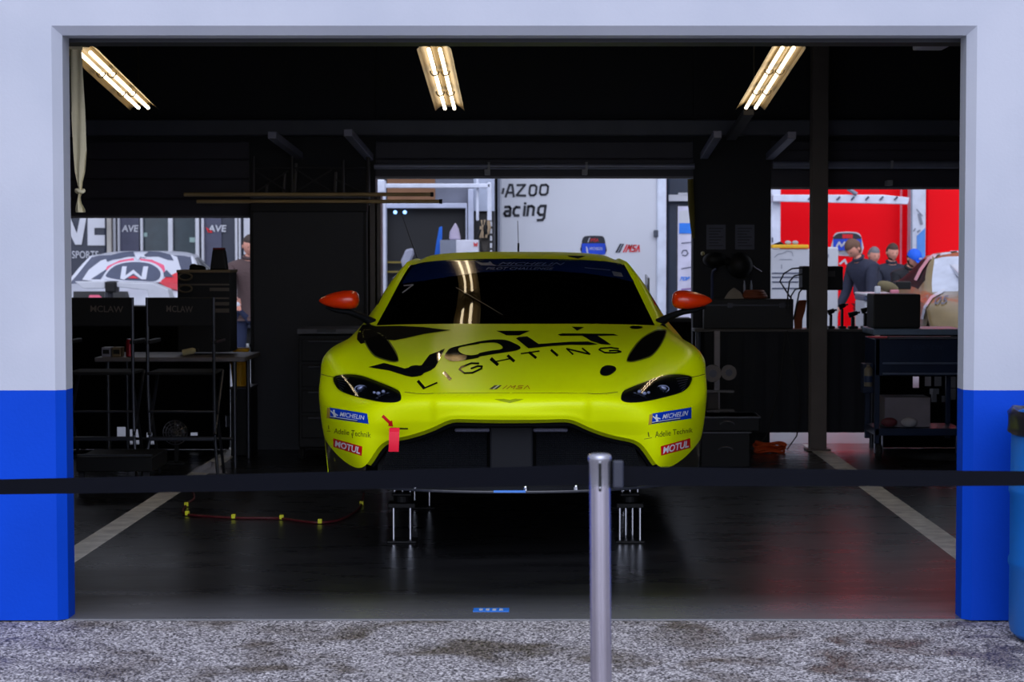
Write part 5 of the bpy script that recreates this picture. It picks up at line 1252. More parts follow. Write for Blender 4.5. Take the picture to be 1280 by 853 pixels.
arc = z3m([(290,540),(300,515),(400,468),(500,452),(505,475),(420,482),(335,515),(300,555)]); arc2 = z3m([(545,455),(640,465),(730,505),(738,540),(735,570),(715,560),(690,520),(620,486),(560,478)])
top = z3m([(290,455),(340,425),(420,408),(540,398),(700,405),(780,425),(805,470),(760,465),(690,440),(620,440),(460,440),(400,455),(340,465),(300,480)])
Mm = z3m([(400,615),(415,520),(450,520),(440,590),(500,545),(560,600),(575,520),(612,520),(595,620),(560,620),(500,575),(430,622)])
star = z3m([(500,410),(615,410),(580,435),(600,455),(550,450),(533,480),(515,450)])
lay('graphics', [(*L2(z3m([(110,615),(160,540),(250,470),(400,420),(540,400),(720,400),(830,440),(860,540),(700,640),(300,640)])), 0, 0), (*L2(top), 2, .004), (*L2(arc), 1, .004), (*L2(arc2), 1, .004), (*L2(ovalw), 0, .006), (*L2(oval), 2, .01), (*L2(Mm), 0, .014), (*L2(star), 0, .014), (*L2(z3m([(180,612),(290,540),(300,545),(250,612)])), 2, .006), (*L2(z3m([(725,570),(750,545),(800,600),(735,600)])), 2, .012), (*L2(z3m([(690,640),(740,600),(835,560),(835,700),(760,680)])), 3, .006), (*L2(z3m([(455,612),(500,592),(540,615)])), 3, .018), (*L2([(92, 366), (160, 366), (166, 392), (92, 392)]), 4, .004), (*L2([(196, 366), (214, 364), (222, 384), (200, 388)]), 4, .004), (*L2([(112, 371), (124, 371), (130, 377), (110, 377)]), 1, .008)],
    [WCAR, PINK, SLATE, REDG, BLACK], mt, .012, mcar, step=4)
b = MB(); c0 = at(95, 357, 24.3); c1 = at(176, 362, 24.3)
r = thing('car_wing', 'long white wing lying in front of the striped race car', 'wing', tuple(at(150, 362, 22.9)))
b = MB(); b.prism([at(93, 352, 22.9), at(131, 352, 22.9), at(131, 361, 22.9), at(104, 361, 22.9)], (0, .25, 0)); b.build('left_element', WHITE, r, smooth=0, bevel=.01)
b = MB(); b.prism([at(145, 353, 22.9), at(190, 354, 22.9), at(210, 362, 22.9), at(213, 374, 22.9), at(186, 374, 22.9), at(184, 363, 22.9), at(145, 359, 22.9)], (0, .25, 0)); b.build('right_element', WHITE, r, smooth=0, bevel=.01)
b = MB(); b.pbox(131, 352, 145, 366, 22.85, .2); b.build('centre_mount', BLACK, r, smooth=0, bevel=.02)
b = MB(); b.rod(136, 366, 22.95, 136, 520, 22.95, .05); b.rod(190, 374, 23.0, 190, 520, 23.0, .05); b.build('stand_leg', DARKM, r)
gcar, gt = other_car('gold_race_car', 'white and dull gold race car at the right edge outside', 4.66, 8.9, {'body': mat('race_car_gold', srgb(120, 100, 58), .35, coat=.3), 'windshield': mat('screen_pale', srgb(190, 196, 212), .25), 'side': mat('side_black', (.004, .004, .005), .5, spec=.1), 'rear': SIDEG})
lay('white_stripe', [(*strokes([(4, [(1146, 350), (1152, 338), (1162, 324), (1176, 316), (1196, 313)])]), 0, 0), (*strokes([(3.5, [(1154, 398), (1157, 385), (1165, 373), (1180, 364)])]), 0, 0)], [WCAR], gt, .012, gcar, step=4)
lay('race_numbers', [(*text2d('05', [(1170, 372), (1186, 371), (1184, 381), (1168, 382)], shear=.2), 0, 0)], [SLATE], gt, .014, gcar, step=4)
# ---- middle: white trailer
Ym = 24.0
r = trailer('white_trailer', 'big white trailer with black lettering outside the middle doorway', 624, 832, Ym, 3.0, WHITET)
INK = mat('ink_black', srgb(24, 28, 40), .4)
zt_ = lambda P: [(460 + x / 5.333, 200 + y / 5.333) for x, y in P]
lay('team_lettering', [(*strokes([(2.7, zt_(p)) for p in ([(898, 222), (904, 192)], [(918, 245), (944, 166), (962, 166), (972, 245)], [(930, 218), (964, 218)], [(995, 168), (1048, 166), (990, 236), (1050, 238)], [(1086, 170), (1112, 168), (1124, 180), (1119, 225), (1106, 236), (1084, 236), (1076, 224), (1080, 182), (1086, 170)], [(1157, 168), (1188, 165), (1201, 177), (1196, 220), (1183, 231), (1156, 232), (1146, 220), (1150, 180), (1157, 168)])] + [(3.2, zt_(p)) for p in ([(914, 314), (942, 312), (950, 324), (946, 372), (918, 373), (909, 358), (918, 343), (946, 341)], [(1012, 316), (988, 314), (974, 328), (970, 355), (980, 371), (1006, 370)], [(1046, 310), (1040, 370)], [(1049, 288), (1048, 292)], [(1062, 370), (1069, 310), (1092, 307), (1106, 318), (1100, 368)], [(1184, 306), (1152, 307), (1138, 320), (1134, 352), (1146, 366), (1174, 364)], [(1184, 304), (1174, 386), (1162, 400), (1130, 402)])]), 0, 0)], [INK], Ym, .01, r)
bd = smooth_loop([(727.5, 318), (727, 305), (729, 297), (735, 295), (750, 295), (755, 297), (757, 306), (756.5, 318)], 2)
lay('series_badge', [(*L2(bd), 0, 0), (*L2([(727.3, 304.5), (756.8, 304.5), (756.5, 318), (727.5, 318)]), 1, .003), (*text2d('IMSA', [(738, 298), (748, 298), (748, 302.5), (738, 302.5)], shear=.1), 2, .006), (*strokes([(1, [(735, 303), (737, 297.5)])]), 3, .006), (*text2d('MICHELIN', [(737, 309), (753, 309), (753, 313), (737, 313)], shear=.1), 3, .006), (*strokes([(1.4, [(733, 309), (734.5, 313)]), (1.8, [(733.5, 312), (734.5, 316)])]), 3, .006)], [INK, BLUES, REDS, WHITE], Ym, .01, r)
lay('series_mark', mark_pieces([(772.5, 304.5), (800, 306), (799, 315), (769, 316)], 2, 0, 1), [INK, GREYT, REDS], Ym, .01, r)
pp('corner_post', mat('post_pale', srgb(205, 212, 228), .4), 821, 180, 833, 430, Ym - .04, .06, r, .02)
b = MB(); b.pbox(817, 287.5, 823, 296.5, Ym - .06, .03); b.build('door_lock', mat('lock_dark', srgb(64, 70, 82), .4), r, smooth=0, bevel=.01)
pp('edge_seam', GREYT, 622, 180, 625, 430, Ym - .02, .04, r)
# container with an open dark doorway and gantry
r = trailer('open_container', 'dark open container with white frame behind the left side of the car', 472, 617, 23.0, 2.6, mat('container_dark', srgb(9, 10, 16), .6))
pp('grey_panel', mat('panel_mid', srgb(98, 102, 118), .5), 543, 224, 592, 254, 22.96, .05, r); pp('brown_panel', BROWN, 484, 224, 544, 254, 22.95, .05, r)
pp('light_panel', mat('panel_light', srgb(160, 168, 188), .5), 592, 222, 618, 264, 22.94, .05, r)
for k, (u0, v0, u1, v1) in enumerate(((478, 254, 583, 260.5), (479, 256, 483.5, 400), (582, 254, 584, 400), (585, 236, 592, 400))):
    pp('frame_bar', mat('frame_lilac', srgb(178, 184, 206), .4), u0, v0, u1, v1, 22.86, .08, r, .01)
for uu in (494, 506):
    b = MB(); b.sphere(at(uu, 265.5, 22.8), .022, n=10); b.build('marker_lamp', mat('lamp_blue_glow', (.2, .4, 1), .3, emit=(.25, .5, 1), es=1.6), r)
for v in (327, 339): pp('shelf_edge', mat('edge_ochre', srgb(120, 104, 30), .6), 481, v, 512, v + 2, 22.9, .04, r)
r = thing('awning', 'white awning frame with a capped post over the left doorway corner', 'awning frame', (at(483, 400, 22.0).x, 22.0, 0))
AW = mat('awning_white', srgb(205, 210, 226), .4)
b = MB(); b.pbox(478, 225, 482.5, 520, 22.0, .1); b.pbox(469.5, 224.5, 481, 241, 21.97, .16); b.build('post', AW, r, smooth=0, bevel=.015)
b = MB(); b.pbox(481, 229.5, 613, 235, 22.02, .06); b.build('beam', AW, r, smooth=0, bevel=.01)
b = MB(); b.pbox(609, 228, 614.5, 276, 22.02, .06); b.pbox(595, 224, 598.5, 276, 22.1, .06); b.build('drop_bar', AW, r, smooth=0, bevel=.01)
b = MB(); b.pbox(476, 241, 477.5, 420, 21.98, .03); b.build('red_strip', mat('strip_red', srgb(120, 30, 44), .5), r, smooth=0)
# boxes and clutter by the container, on a pallet stack
r = thing('white_carton', 'white cardboard carton with a small red mark behind the car roof', 'box', tuple(at(574, 319, 21.5)))
b = MB(); b.pbox(550, 300, 598, 319, 21.5, .4); b.build('box_body', mat('carton_white', srgb(205, 206, 220), .6), r, smooth=0, bevel=.008)
pp('box_flap', GREYT, 550, 300, 570, 319, 21.49, .012, r)
lay('box_mark', [(*strokes([(1.2, [(592.5, 303.5), (593, 308), (594.5, 305), (596, 308), (596.5, 303.5)])]), 0, 0)], [REDS], 21.5, .01, r)
b = MB(); b.pbox(545, 319.5, 612, 420, 21.45, .6); o = tag(b.build('storage_cabinet', mat('cabinet_dark', srgb(26, 28, 36), .5), smooth=0, bevel=.01), 'dark cabinet below the white carton, mostly hidden by the car roof', 'cabinet')
b = MB(); b.pbox(578, 330, 579, 415, 21.44, .02); b.build('door_seam', DARKM, o, smooth=0)
b = MB(); b.add([at(u, v, 21.7) for u, v in ((549, 284), (553, 283), (552, 320), (543, 320), (546, 300))] + [at(u, v, 21.78) for u, v in ((549, 284), (553, 283), (552, 320), (543, 320), (546, 300))], [(0, 1, 2, 3, 4), (9, 8, 7, 6, 5), (0, 5, 6, 1), (1, 6, 7, 2), (2, 7, 8, 3), (3, 8, 9, 4), (4, 9, 5, 0)])
tag(b.build('blue_jacket', mat('cloth_blue', srgb(24, 92, 190), .8), smooth=60, bevel=.01), 'bright blue cloth hanging beside the white carton', 'cloth')
def hanging(name, P, Y, m, label, cat, d=.12):
    b = MB(); n = len(P); b.prism([at(u, v, Y) for u, v in P], (0, d, 0)); return tag(b.build(name, m, smooth=50, bevel=.02), label, cat)
hanging('pale_cloth', [(569, 278), (573, 286), (576, 300), (561, 300), (562, 290)], 21.75, mat('cloth_lilac', srgb(172, 162, 182), .9), 'pale cloth draped above the white carton', 'cloth')
hanging('white_sack', [(507, 312), (516, 310), (517, 318), (511, 332), (503, 336), (501, 326)], 21.9, mat('cloth_white_grey', srgb(150, 152, 170), .9), 'white sack with a red corner left of the blue cloth', 'sack')
o = hanging('plant_bundle', [(600, 275), (610, 274), (612, 290), (611, 316), (602, 316), (599, 298)], 21.8, mat('bundle_grey', srgb(70, 66, 62), .9), 'bundle of tangled tan and black straps beside the white trailer', 'straps')
for k in range(6):
    b = MB(); u = 600 + k * 2; b.tube([at(u, 276, 21.75), at(u + rn.uniform(-3, 3), 285, 21.72), at(u + rn.uniform(-3, 3), 297, 21.74)], .02, 6); b.build('strap', mat('strap_tan', srgb(150, 130, 104), .8) if k % 2 else BLACK, o)
for k in range(5): pp('white_cleat', WHITE, 612.5, 277 + k * 9, 615, 283 + k * 9, 21.75, .05, o)
# right of the white trailer: dark gap, banner
r = trailer('slate_trailer', 'dark slate trailer in the gap right of the big white trailer', 834, 900, 25.0, 2.0, mat('slate_blue', srgb(34, 44, 62), .5))
pp('white_rail', WHITE, 836, 243.5, 868, 251.5, 24.9, .05, r); pp('white_rail', WHITE, 848, 241, 862, 244, 24.9, .05, r)
r = thing('sponsor_banner', 'narrow white sponsor banner standing between trailer and dark pier', 'banner', (at(857, 360, 23.0).x, 23.0, 0))
b = MB(); b.pbox(847, 258, 868, 440, 23.0, .03); b.build('banner_sheet', mat('banner_lilac', srgb(196, 194, 214), .5), r, smooth=0)
b = MB(); b.rod(847, 256, 23.02, 847, 500, 23.02, .015); b.box(at(845, 500, 23).x, at(870, 500, 23).x, 22.95, 23.15, -.01, .05); b.build('banner_stand', DARKM, r)
lay('banner_print', [(*L2([(849, 279), (866, 279), (866, 292), (849, 292)]), 0, 0), (*L2([(849, 264), (866, 262), (866, 279), (849, 279)]), 1, 0), (*strokes([(1, [(852, 304), (864, 303)]), (1.2, [(852, 317), (854, 313), (858, 313), (860, 317), (857, 320), (853, 319)]), (1, [(852, 336), (864, 334)])]), 2, 0), (*text2d('TOP', [(851, 346), (863, 346), (861, 351), (849, 351)], shear=.3, weight=.05), 0, 0), (*strokes([(1.5, [(852, 362), (864, 361)])]), 3, 0)], [BLUEL, WHITE, SLATE, mat('purple_ink', srgb(130, 80, 150), .5)], 23.0, .01, r)
# ---- right: red trailers
Yr2 = 26.0
r = trailer('red_trailer', 'bright red trailer behind the men outside the right doorway', 930, 1140, Yr2, 3.0, RED)
pp('door_seam', mat('seam_pink', srgb(225, 110, 125), .4), 1125, 180, 1127.5, 400, Yr2 - .02, .03, r)
bd = smooth_loop([(1040.5, 318), (1041, 300), (1044, 292), (1052, 290), (1066, 290), (1074, 292), (1077.5, 300), (1077, 318)], 2)
lay('series_badge', [(*L2(bd), 3, 0), (*L2(smooth_loop([(1042, 300), (1045, 293.5), (1052, 291.5), (1066, 291.5), (1073, 293.5), (1076, 300)], 2)), 0, .004), (*L2(rect(1053, 293, 1066, 298)), 2, .006), (*L2(rect(1041.5, 299, 1077, 309)), 1, .006), (*L2(rect(1041.5, 309, 1077, 313)), 1, .006), (*strokes([(2.4, [(1046, 308), (1049, 303), (1052, 308), (1056, 303)])]), 3, .009)], [INK, BLUES, REDS, WHITE], Yr2, .01, r)
lay('white_lettering', [(*strokes([(2.4, [(1050, 330), (1056, 325), (1058, 330)])]), 0, 0), (*L2(rect(1048, 313, 1062, 320)), 1, 0)], [WHITE, mat('pink_vinyl', srgb(235, 160, 180), .4)], Yr2, .01, r)
r = trailer('second_red_trailer', 'second red trailer at the right edge beyond the white column', 1157, 1260, Yr2, 3.0, RED)
lay('small_plate', [(*L2(rect(1159, 322, 1166, 327)), 0, 0), (*L2(rect(1159, 331, 1166, 335)), 0, 0)], [SLATE], Yr2, .01, r)
r = thing('banner_column', 'white and blue banner column between the two red trailers', 'banner', (at(1147, 400, 25.6).x, 25.6, 0))
b = MB(); b.pbox(1138, 180, 1157, 470, 25.6, .25); b.build('column_body', mat('column_pale', srgb(190, 196, 210), .5), r, smooth=0, bevel=.02)
lay('column_print', [(*L2([(1146, 295), (1156.5, 285), (1156.5, 345), (1150, 345), (1146, 320)]), 0, 0), (*strokes([(1.6, [(1142, 289), (1144, 286)]), (2, [(1147, 290), (1150, 288)]), (1.4, [(1146, 262), (1153, 270)]), (3.5, [(1149, 268), (1152, 280)])]), 1, 0), (*L2(rect(1138.3, 236, 1140.5, 340)), 1, 0)], [mat('column_blue', srgb(70, 130, 205), .5), GREYT], 25.6, .01, r)
r = thing('folding_awning', 'white folded awning arm reaching across the red trailer', 'awning', tuple(at(1050, 250, 24.8)))
b = MB(); b.prism([at(966, 243.5, 24.8), at(1104, 243.5, 24.8), at(1137, 247, 24.8), at(1135, 255.5, 24.8), at(966, 252, 24.8)], (0, .12, 0)); b.build('arm', AW, r, smooth=0, bevel=.01)
for u in range(1010, 1130, 18):
    b = MB(); b.rod(u, 250, 24.78, u + 4, 246, 24.78, .012, 6); b.build('clip', SLATE, r)
b = MB(); b.rod(1060, 236, 24.78, 1071, 243, 24.78, .025); b.build('strut', GREYT, r)
r = thing('awning_post', 'white awning post at the left edge of the right doorway', 'post', (at(969, 400, 24.85).x, 24.85, 0))
b = MB(); b.pbox(963, 180, 975.5, 520, 24.93, .14); b.build('post', AW, r, smooth=0, bevel=.02)
b = MB(); b.pbox(965, 297, 966.5, 303, 24.9, .03); b.build('catch', SLATE, r, smooth=0)
# white tool chest
Yt2 = 20.0
r = thing('white_tool_chest', 'white tool chest with a yellow top outside the right doorway', 'tool chest', (at(988, 380, Yt2).x, Yt2, 0))
b = MB(); b.box(at(963.5, 311, Yt2).x, at(1013, 311, Yt2).x, Yt2, Yt2 + .6, 0, zof(311, Yt2)); b.build('body', WHITE, r, smooth=0, bevel=.015)
b = MB(); b.pbox(965, 306, 1011, 310.5, Yt2 - .02, .62); b.build('top_mat', mat('mat_yellow', srgb(232, 178, 30), .6), r, smooth=0, bevel=.008)
lay('car_outline', [(*strokes([(.6, [(968, 322), (972, 318), (978, 317), (984, 314), (990, 315), (991, 320)]), (.7, [(975, 324.5), (990, 324.5)]), (.9, [(977, 331), (977, 336)])]), 0, 0)], [GREYT], Yt2, .006, r)
for v in (341, 346, 352, 360): pp('drawer_seam', SLATE, 965, v, 1000 - (v % 5), v + 1.4, Yt2 - .006, .012, r)
b = MB(); b.prism([at(966, 306, Yt2 + .1), at(981, 306, Yt2 + .1), at(976, 302, Yt2 + .1)], (0, .1, 0)); tag(b.build('black_pouch', BLACK, smooth=0, bevel=.006), 'black pouch on the left end of the white tool chest', 'pouch')
for k, u in enumerate((985, 994)):
    b = MB(); b.sphere(at(u, 303.5, Yt2 + .15), .022, 1.5, 1, 1, 10); tag(b.build('rag_ball', mat('cloth_pale', srgb(170, 168, 176), .9)), 'pale rag on the yellow top of the white tool chest, %s one' % ('left' if k == 0 else 'right'), 'rag', 'rags on the chest')
r = thing('white_cabinet', 'lower white cabinet right of the steel column outside', 'cabinet', (at(1040, 380, 21.8).x, 21.8, 0))
b = MB(); b.box(at(1031, 309, 21.8).x, at(1048, 309, 21.8).x, 21.8, 22.2, 0, zof(309, 21.8)); b.build('body', WHITE, r, smooth=0, bevel=.015)
b = MB(); b.pbox(1033, 318, 1036, 322, 21.79, .02); b.build('latch', GREYT, r, smooth=0)
# car parts and low clutter beneath the people
r = thing('pit_counter', 'pale counter behind the black box where the men are working', 'counter', (at(1104, 380, 19.4).x, 19.4, 0))
b = MB(); b.pbox(1082, 367, 1126, 370, 19.4, .7); b.build('top', WHITE, r, smooth=0, bevel=.01)
b = MB(); 
for ua, ub in ((1080, 1092), (1115, 1125)): b.box(at(ua, 400, 19.45).x, at(ub, 400, 19.45).x, 19.45, 20.0, 0, zof(376, 19.45))
b.build('side', WHITE, r, smooth=0, bevel=.01)
b = MB(); b.pbox(1080, 370, 1126, 376, 19.42, .6); b.build('drawer', SLATE, r, smooth=0, bevel=.01)
ztc = zof(367, 19.4)
b = MB(); b.sphere((at(1110, 360, 19.5).x, 19.5, ztc + .062), .1, 1.05, .6, .55, 14, fn=lambda p: p + Vector((0, 0, -.25 * p.x))); tag(b.build('khaki_cap', mat('khaki', srgb(112, 102, 74), .9)), 'khaki cloth bag lying on the pale counter', 'bag')
b = MB(); b.pbox(1120, 352, 1139, 362, 19.6, .2); tag(b.build('black_case', BLACK, smooth=0, bevel=.01), 'small black case on the counter before the man in the blue cap', 'case')
for k, (u0, u1, v0, m_) in enumerate(((1094, 1101, 354, WHITE), (1113, 1124, 362, mat('pink_pack', srgb(205, 120, 140), .5)))):
    b = MB(); b.box(at(u0, 360, 19.42).x, at(u1, 360, 19.42).x, 19.42, 19.47, ztc, ztc + (.07, .035)[k]); tag(b.build('small_pack', m_, smooth=0, bevel=.01), ('small white pack standing on the left of the pale counter', 'small pink pack lying on the pale counter')[k], 'pack')

# ------------------------------------------------------------------ people
def skin_mesh(verts, edges, radii, root=0, sub=2):
    me = bpy.data.meshes.new('tmp'); me.from_pydata([tuple(v) for v in verts], edges, []); o = bpy.data.objects.new('tmp', me); C.objects.link(o)
    m = o.modifiers.new('s', 'SKIN'); m.use_smooth_shade = True
    for i, r_ in enumerate(radii):
        rr = r_ if isinstance(r_, tuple) else (r_, r_); me.skin_vertices[0].data[i].radius = rr; me.skin_vertices[0].data[i].use_root = (i == root)
    s = o.modifiers.new('d', 'SUBSURF'); s.levels = sub; s.render_levels = sub
    bpy.context.view_layer.update(); dg = bpy.context.evaluated_depsgraph_get(); e = bpy.data.meshes.new_from_object(o.evaluated_get(dg))
    V = [v.co.copy() for v in e.vertices]; Fs = [tuple(p.vertices) for p in e.polygons]
    bpy.data.objects.remove(o); bpy.data.meshes.remove(me); bpy.data.meshes.remove(e)
    return V, Fs
def head_fn(p):
    # face towards -Y; narrower jaw, brow, nose
    z = p.z / .12
    p = p.copy()
    if z < 0: p.x *= 1 + .30 * z; p.y *= 1 + .12 * z
    if p.y < 0:
        f = math.exp(-(p.x / .016) ** 2) * math.exp(-((p.z + .012) / .024) ** 2); p.y -= .026 * f
        f = math.exp(-((abs(p.x) - .03) / .016) ** 2) * math.exp(-((p.z - .018) / .014) ** 2); p.y += .012 * f
        f = math.exp(-(p.x / .03) ** 2) * math.exp(-((p.z + .085) / .02) ** 2); p.y -= .012 * f
        f = math.exp(-(p.x / .026) ** 2) * math.exp(-((p.z + .05) / .007) ** 2); p.y -= .006 * f
    return p
def person(label, x, y, top, face, lean=0.0, nod=0.0, turn=0.0, jacket=(40, 42, 52), trousers=(40, 44, 56), hair=(60, 42, 32), cap=None, beard=False, arms=((-.25, -.25), (-.25, -.25)), sleeves=None, gloves=None):
    sc = top / 1.75 / max(.6, math.cos(lean * .55)); 
    r = thing('person', label, 'person', (x, y, 0))
    rotz = Matrix.Rotation(face, 4, 'Z')
    Lm = Matrix.Translation((0, 0, .95)) @ Matrix.Rotation(lean, 4, 'X') @ Matrix.Translation((0, 0, -.95))
    def W(p, up=True):
        p = Vector(p)
        if up: p = Lm @ p
        return Vector((x, y, 0)) + rotz @ (p * sc)
    base = [((0, 0, .95), .135, 1), ((0, 0, 1.10), .125, 1), ((0, .01, 1.28), .150, 1), ((0, .0, 1.41), .078, 1), ((0, -.005, 1.50), .047, 1), ((0, -.012, 1.57), .055, 1)]
    edges = [(0, 1), (1, 2), (2, 3), (3, 4), (4, 5)]
    P = list(base)
    arm_idx = []
    for k, s in enumerate((-1, 1)):
        fy, fz = arms[k]
        sh = Vector((s * .19, 0, 1.385)); el = sh + Vector((s * .06, fy * .35, -.27)); wr = el + Vector((-s * .05, fy, fz * .6)).normalized() * .25
        n0 = len(P); P += [(tuple(sh), .05, 1), (tuple(el), .045, 1), (tuple(wr), .030, 1)]; edges += [(3, n0), (n0, n0 + 1), (n0 + 1, n0 + 2)]; arm_idx.append(n0)
        dr = (wr - el).normalized(); side = Vector((s, 0, 0)); pm = wr + dr * .07
        P.append((tuple(pm), (.036, .018), 1)); pi_ = len(P) - 1; edges.append((n0 + 2, pi_))
        for q, (ox, ln) in enumerate(((-.028, .060), (-.010, .072), (.009, .068), (.026, .052))):
            a_ = pm + side * ox + dr * .03; c_ = a_ + dr * ln * .55 + Vector((0, 0, -.006)); e_ = c_ + dr * ln * .4 + Vector((0, 0, -.018))
            m0 = len(P); P += [(tuple(a_), .010, 1), (tuple(c_), .0095, 1), (tuple(e_), .008, 1)]; edges += [(pi_, m0), (m0, m0 + 1), (m0 + 1, m0 + 2)]
        a_ = wr + dr * .035 - side * .028; c_ = a_ - side * .028 + dr * .03
        m0 = len(P); P += [(tuple(a_), .012, 1), (tuple(c_), .010, 1)]; edges += [(n0 + 2, m0), (m0, m0 + 1)]
    leg0 = len(P)
    for s in (-1, 1):
        n0 = len(P); P += [((s * .10, 0, .86), .092, 0), ((s * .11, -.02, .50), .062, 0), ((s * .115, .02, .10), .042, 0), ((s * .12, -.10, .035), .035, 0)]; edges += [(0, n0), (n0, n0 + 1), (n0 + 1, n0 + 2), (n0 + 2, n0 + 3)]
    V, Fs = skin_mesh([W(p, u) for p, _, u in P], edges, [tuple(q * sc for q in rr) if isinstance(rr, tuple) else rr * sc for _, rr, _ in P])
    b = MB(); b.add(V, Fs)
    # head, joined to the body surface
    hc = Vector((0, -.02, 1.635)); HR = Matrix.Rotation(turn, 4, 'Z') @ Matrix.Rotation(nod, 4, 'X')
    def HW(p): return W(hc + (HR @ Vector(p)))
    hb = MB(); hb.sphere((0, 0, 0), .12, .66, .80, 1.0, 28, fn=head_fn)
    for s in (-1, 1): hb.sphere((s * .078, .008, -.005), .03, .35, .7, 1.0, 10)
    b.add([HW(v) for v in hb.v], hb.f)
    body = b.build('body', SKIN, r, smooth=70)
    for s in (-1, 1):
        e = MB(); e.sphere((0, 0, 0), .0062, n=8); q = [HW(Vector((s * .03, -.082, .016)) + v) for v in e.v]; e2 = MB(); e2.add(q, e.f); e2.build('eye', mat('eye_dark', (.02, .015, .01), .2), r)
    hb = MB(); hb.sphere((0, .004, .006), .125, .70, .84, 1.02, 24, fn=lambda p: p if (p.z > .056 or p.y > -.005 and p.z > -.045) else p * .86)
    b = MB(); b.add([HW(v) for v in hb.v], hb.f); b.build('hair', mat('hair_%d_%d_%d' % hair, srgb(*hair), .7, bump=.6, bscale=150), r, smooth=60)
    if beard:
        hb = MB(); hb.sphere((0, -.012, -.062), .07, .82, .95, .75, 16, fn=lambda p: p if p.z < .02 else p * .8); b = MB(); b.add([HW(v) for v in hb.v], hb.f); b.build('beard', mat('beard', srgb(70, 50, 40), .8), r)
    if cap:
        cm = mat('cap_%d_%d_%d' % cap, srgb(*cap), .7); hb = MB(); hb.sphere((0, .0, .035), .13, .72, .86, .82, 24, fn=lambda p: Vector((p.x, p.y, max(p.z, -.005))))
        hb.box(-.055, .055, -.175, -.09, .028, .036); b = MB(); b.add([HW(v) for v in hb.v], hb.f); cp = b.build('cap', cm, r, smooth=60)
        hb = MB(); hb.box(-.02, .02, -.118, -.108, .06, .085); b = MB(); b.add([HW(v) for v in hb.v], hb.f); b.build('cap_badge', WHITE, cp, smooth=0)
    # clothes
    jv = [((0, 0, .84), .150), ((0, 0, .95), .150), ((0, 0, 1.10), .145), ((0, .01, 1.28), .172), ((0, .0, 1.42), .148), ((0, -.004, 1.505), .084)]; je = [(0, 1), (1, 2), (2, 3), (3, 4), (4, 5)]
    for k, s in enumerate((-1, 1)):
        a = [P[arm_idx[k] + q][0] for q in range(3)]; n0 = len(jv)
        jv += [(a[0], .080), (a[1], .062), (tuple(Vector(a[1]) * .1 + Vector(a[2]) * .9), .046)]; je += [(4, n0), (n0, n0 + 1), (n0 + 1, n0 + 2)]
    V, Fs = skin_mesh([W(p) for p, _ in jv], je, [q * sc for _, q in jv], 1); b = MB(); b.add(V, Fs)
    jm = mat('jacket_%d_%d_%d' % jacket, srgb(*jacket), .85, bump=.6, bscale=25); jk = b.build('jacket', jm, r, smooth=70)
    c_ = MB(); c_.tube([(.062 * math.cos(a), .055 * math.sin(a) - .004, 1.505 + .010 * math.sin(a)) for a in [2 * PI * k / 18 for k in range(18)]], .021, 8, closed=True); b = MB(); b.add([W(v) for v in c_.v], c_.f); b.build('collar', jm, jk)
    if sleeves:
        b = MB(); c_ = MB(); c_.box(-.03, .03, -.19, -.16, .95, 1.46); b.add([W(v) for v in c_.v], c_.f); b.build('shirt', mat('shirt_%d_%d_%d' % sleeves, srgb(*sleeves), .8), jk, bevel=.01)
    tv = [((0, 0, .93), .140)]; te = []
    for s in (-1, 1):
        n0 = len(tv); tv += [((s * .10, 0, .84), .104), ((s * .11, -.02, .50), .080), ((s * .115, .02, .09), .066)]; te += [(0, n0), (n0, n0 + 1), (n0 + 1, n0 + 2)]
    V, Fs = skin_mesh([W(p, False) for p, _ in tv], te, [q * sc for _, q in tv]); b = MB(); b.add(V, Fs); b.build('trousers', mat('trousers_%d_%d_%d' % trousers, srgb(*trousers), .85), r, smooth=70)
    for s in (-1, 1):
        b = MB(); c_ = MB(); c_.sphere((s * .12, -.06, .045), .06, .85, 2.3, .8, 14, fn=lambda p: Vector((p.x, p.y, max(p.z, -.045)))); b.add([W(v, False) for v in c_.v], c_.f); b.build('shoe', BLACK, r)
    if gloves:
        for k in range(2):
            wr = Vector(P[arm_idx[k] + 2][0]); pm = Vector(P[arm_idx[k] + 3][0])
            c_ = MB(); c_.sphere(pm, .05, .9, .9, .8, 12); b = MB(); b.add([W(v) for v in c_.v], c_.f); b.build('glove', mat('glove_%d' % k, srgb(*gloves[k]), .5), r)
    return r
person('man in a brown jacket at the right edge of the left doorway', at(311, 400, 21.5).x, 21.5, 1.66, math.radians(18), lean=.12, nod=.25, jacket=(84, 66, 66), trousers=(30, 40, 70), hair=(64, 50, 44), arms=((-.55, -.25), (-.5, -.3)), gloves=((205, 208, 220), (20, 70, 190)))
person('man in a dark navy jacket bending his head nearest the steel column', at(1092, 400, 23.0).x, 23.0, 1.65, math.radians(-62), lean=.42, nod=.50, jacket=(42, 46, 66), trousers=(60, 68, 84), hair=(104, 74, 58), arms=((-.5, -.5), (-.5, -.5)))
person('grey haired man in a purple and red jacket half hidden behind the first man', at(1085, 400, 25.2).x, 25.2, 1.54, math.radians(20), lean=.2, nod=.1, jacket=(66, 60, 84), trousers=(150, 20, 36), hair=(120, 118, 122))
person('bearded man in a dark shirt standing between the grey haired man and blue cap', at(1111, 400, 24.7).x, 24.7, 1.58, math.radians(14), lean=.12, nod=.2, jacket=(34, 38, 54), trousers=(40, 40, 50), hair=(70, 50, 42), beard=True, arms=((-.45, -.2), (-.45, -.2)))
person('man in a bright blue cap and black jacket leaning over the counter', at(1122, 400, 23.9).x, 23.9, 1.52, math.radians(32), lean=.42, nod=.15, jacket=(24, 25, 32), trousers=(36, 36, 42), hair=(60, 44, 38), cap=(20, 96, 225), beard=True, arms=((-.5, -.5), (-.5, -.5)))
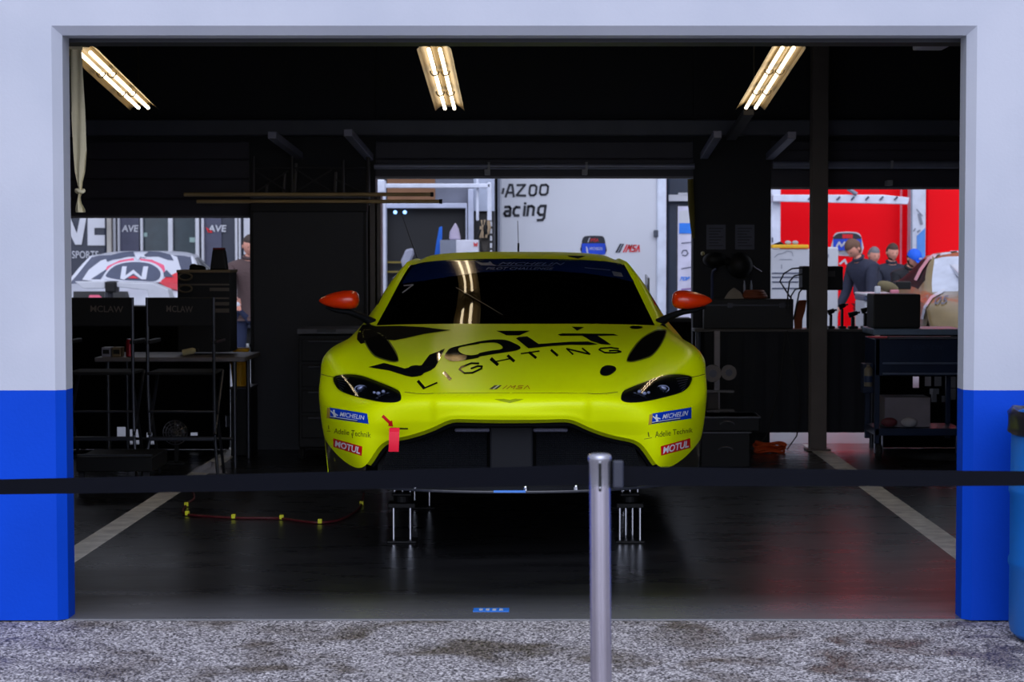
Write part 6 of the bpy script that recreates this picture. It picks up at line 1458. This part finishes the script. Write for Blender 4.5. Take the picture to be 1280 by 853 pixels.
# ------------------------------------------------------------------ light and camera
w = bpy.data.worlds.new('overcast'); bpy.context.scene.world = w; w.use_nodes = True
nt = w.node_tree; bg = nt.nodes['Background']
tc_ = nt.nodes.new('ShaderNodeTexCoord'); sp = nt.nodes.new('ShaderNodeSeparateXYZ'); nt.links.new(tc_.outputs['Generated'], sp.inputs[0])
rp = nt.nodes.new('ShaderNodeValToRGB'); rp.color_ramp.elements[0].position = 0; rp.color_ramp.elements[0].color = (.72, .77, .95, 1); rp.color_ramp.elements[1].position = 1; rp.color_ramp.elements[1].color = (.92, .97, 1.14, 1)
nt.links.new(sp.outputs['Z'], rp.inputs[0]); nt.links.new(rp.outputs[0], bg.inputs['Color'])
# added bright lobe in the overcast sky facing the garage, to lift the car front
dt = nt.nodes.new('ShaderNodeVectorMath'); dt.operation = 'DOT_PRODUCT'; dt.inputs[1].default_value = Vector((0.05, -.885, .46)).normalized(); nt.links.new(tc_.outputs['Generated'], dt.inputs[0])
m1 = nt.nodes.new('ShaderNodeMath'); m1.operation = 'MULTIPLY_ADD'; m1.inputs[1].default_value = 6.0; m1.inputs[2].default_value = -6.0; nt.links.new(dt.outputs['Value'], m1.inputs[0])
m2 = nt.nodes.new('ShaderNodeMath'); m2.operation = 'EXPONENT'; nt.links.new(m1.outputs[0], m2.inputs[0])
m3 = nt.nodes.new('ShaderNodeMath'); m3.operation = 'MULTIPLY_ADD'; m3.inputs[1].default_value = 2.3; m3.inputs[2].default_value = .48; nt.links.new(m2.outputs[0], m3.inputs[0])
nt.links.new(m3.outputs[0], bg.inputs['Strength'])
cam = bpy.data.cameras.new('camera'); co = bpy.data.objects.new('camera', cam); C.objects.link(co)
co.location = (0, 0, H); co.rotation_euler = (PI / 2 - PITCH, 0, 0)
cam.sensor_width = 36; cam.lens = F * 36 / 1280; cam.shift_x = -(PX - 640) / 1280; cam.clip_end = 200
cam.dof.use_dof = True; cam.dof.focus_distance = 9.8; cam.dof.aperture_fstop = 5.6
sc_ = bpy.context.scene; sc_.camera = co
sc_.view_settings.view_transform = 'Standard'; sc_.view_settings.look = 'None'; sc_.view_settings.gamma = 1; sc_.view_settings.exposure = .58
sc_.view_settings.use_curve_mapping = False
sc_.cycles.use_denoising = True; sc_.cycles.max_bounces = 8; sc_.cycles.sample_clamp_indirect = 6
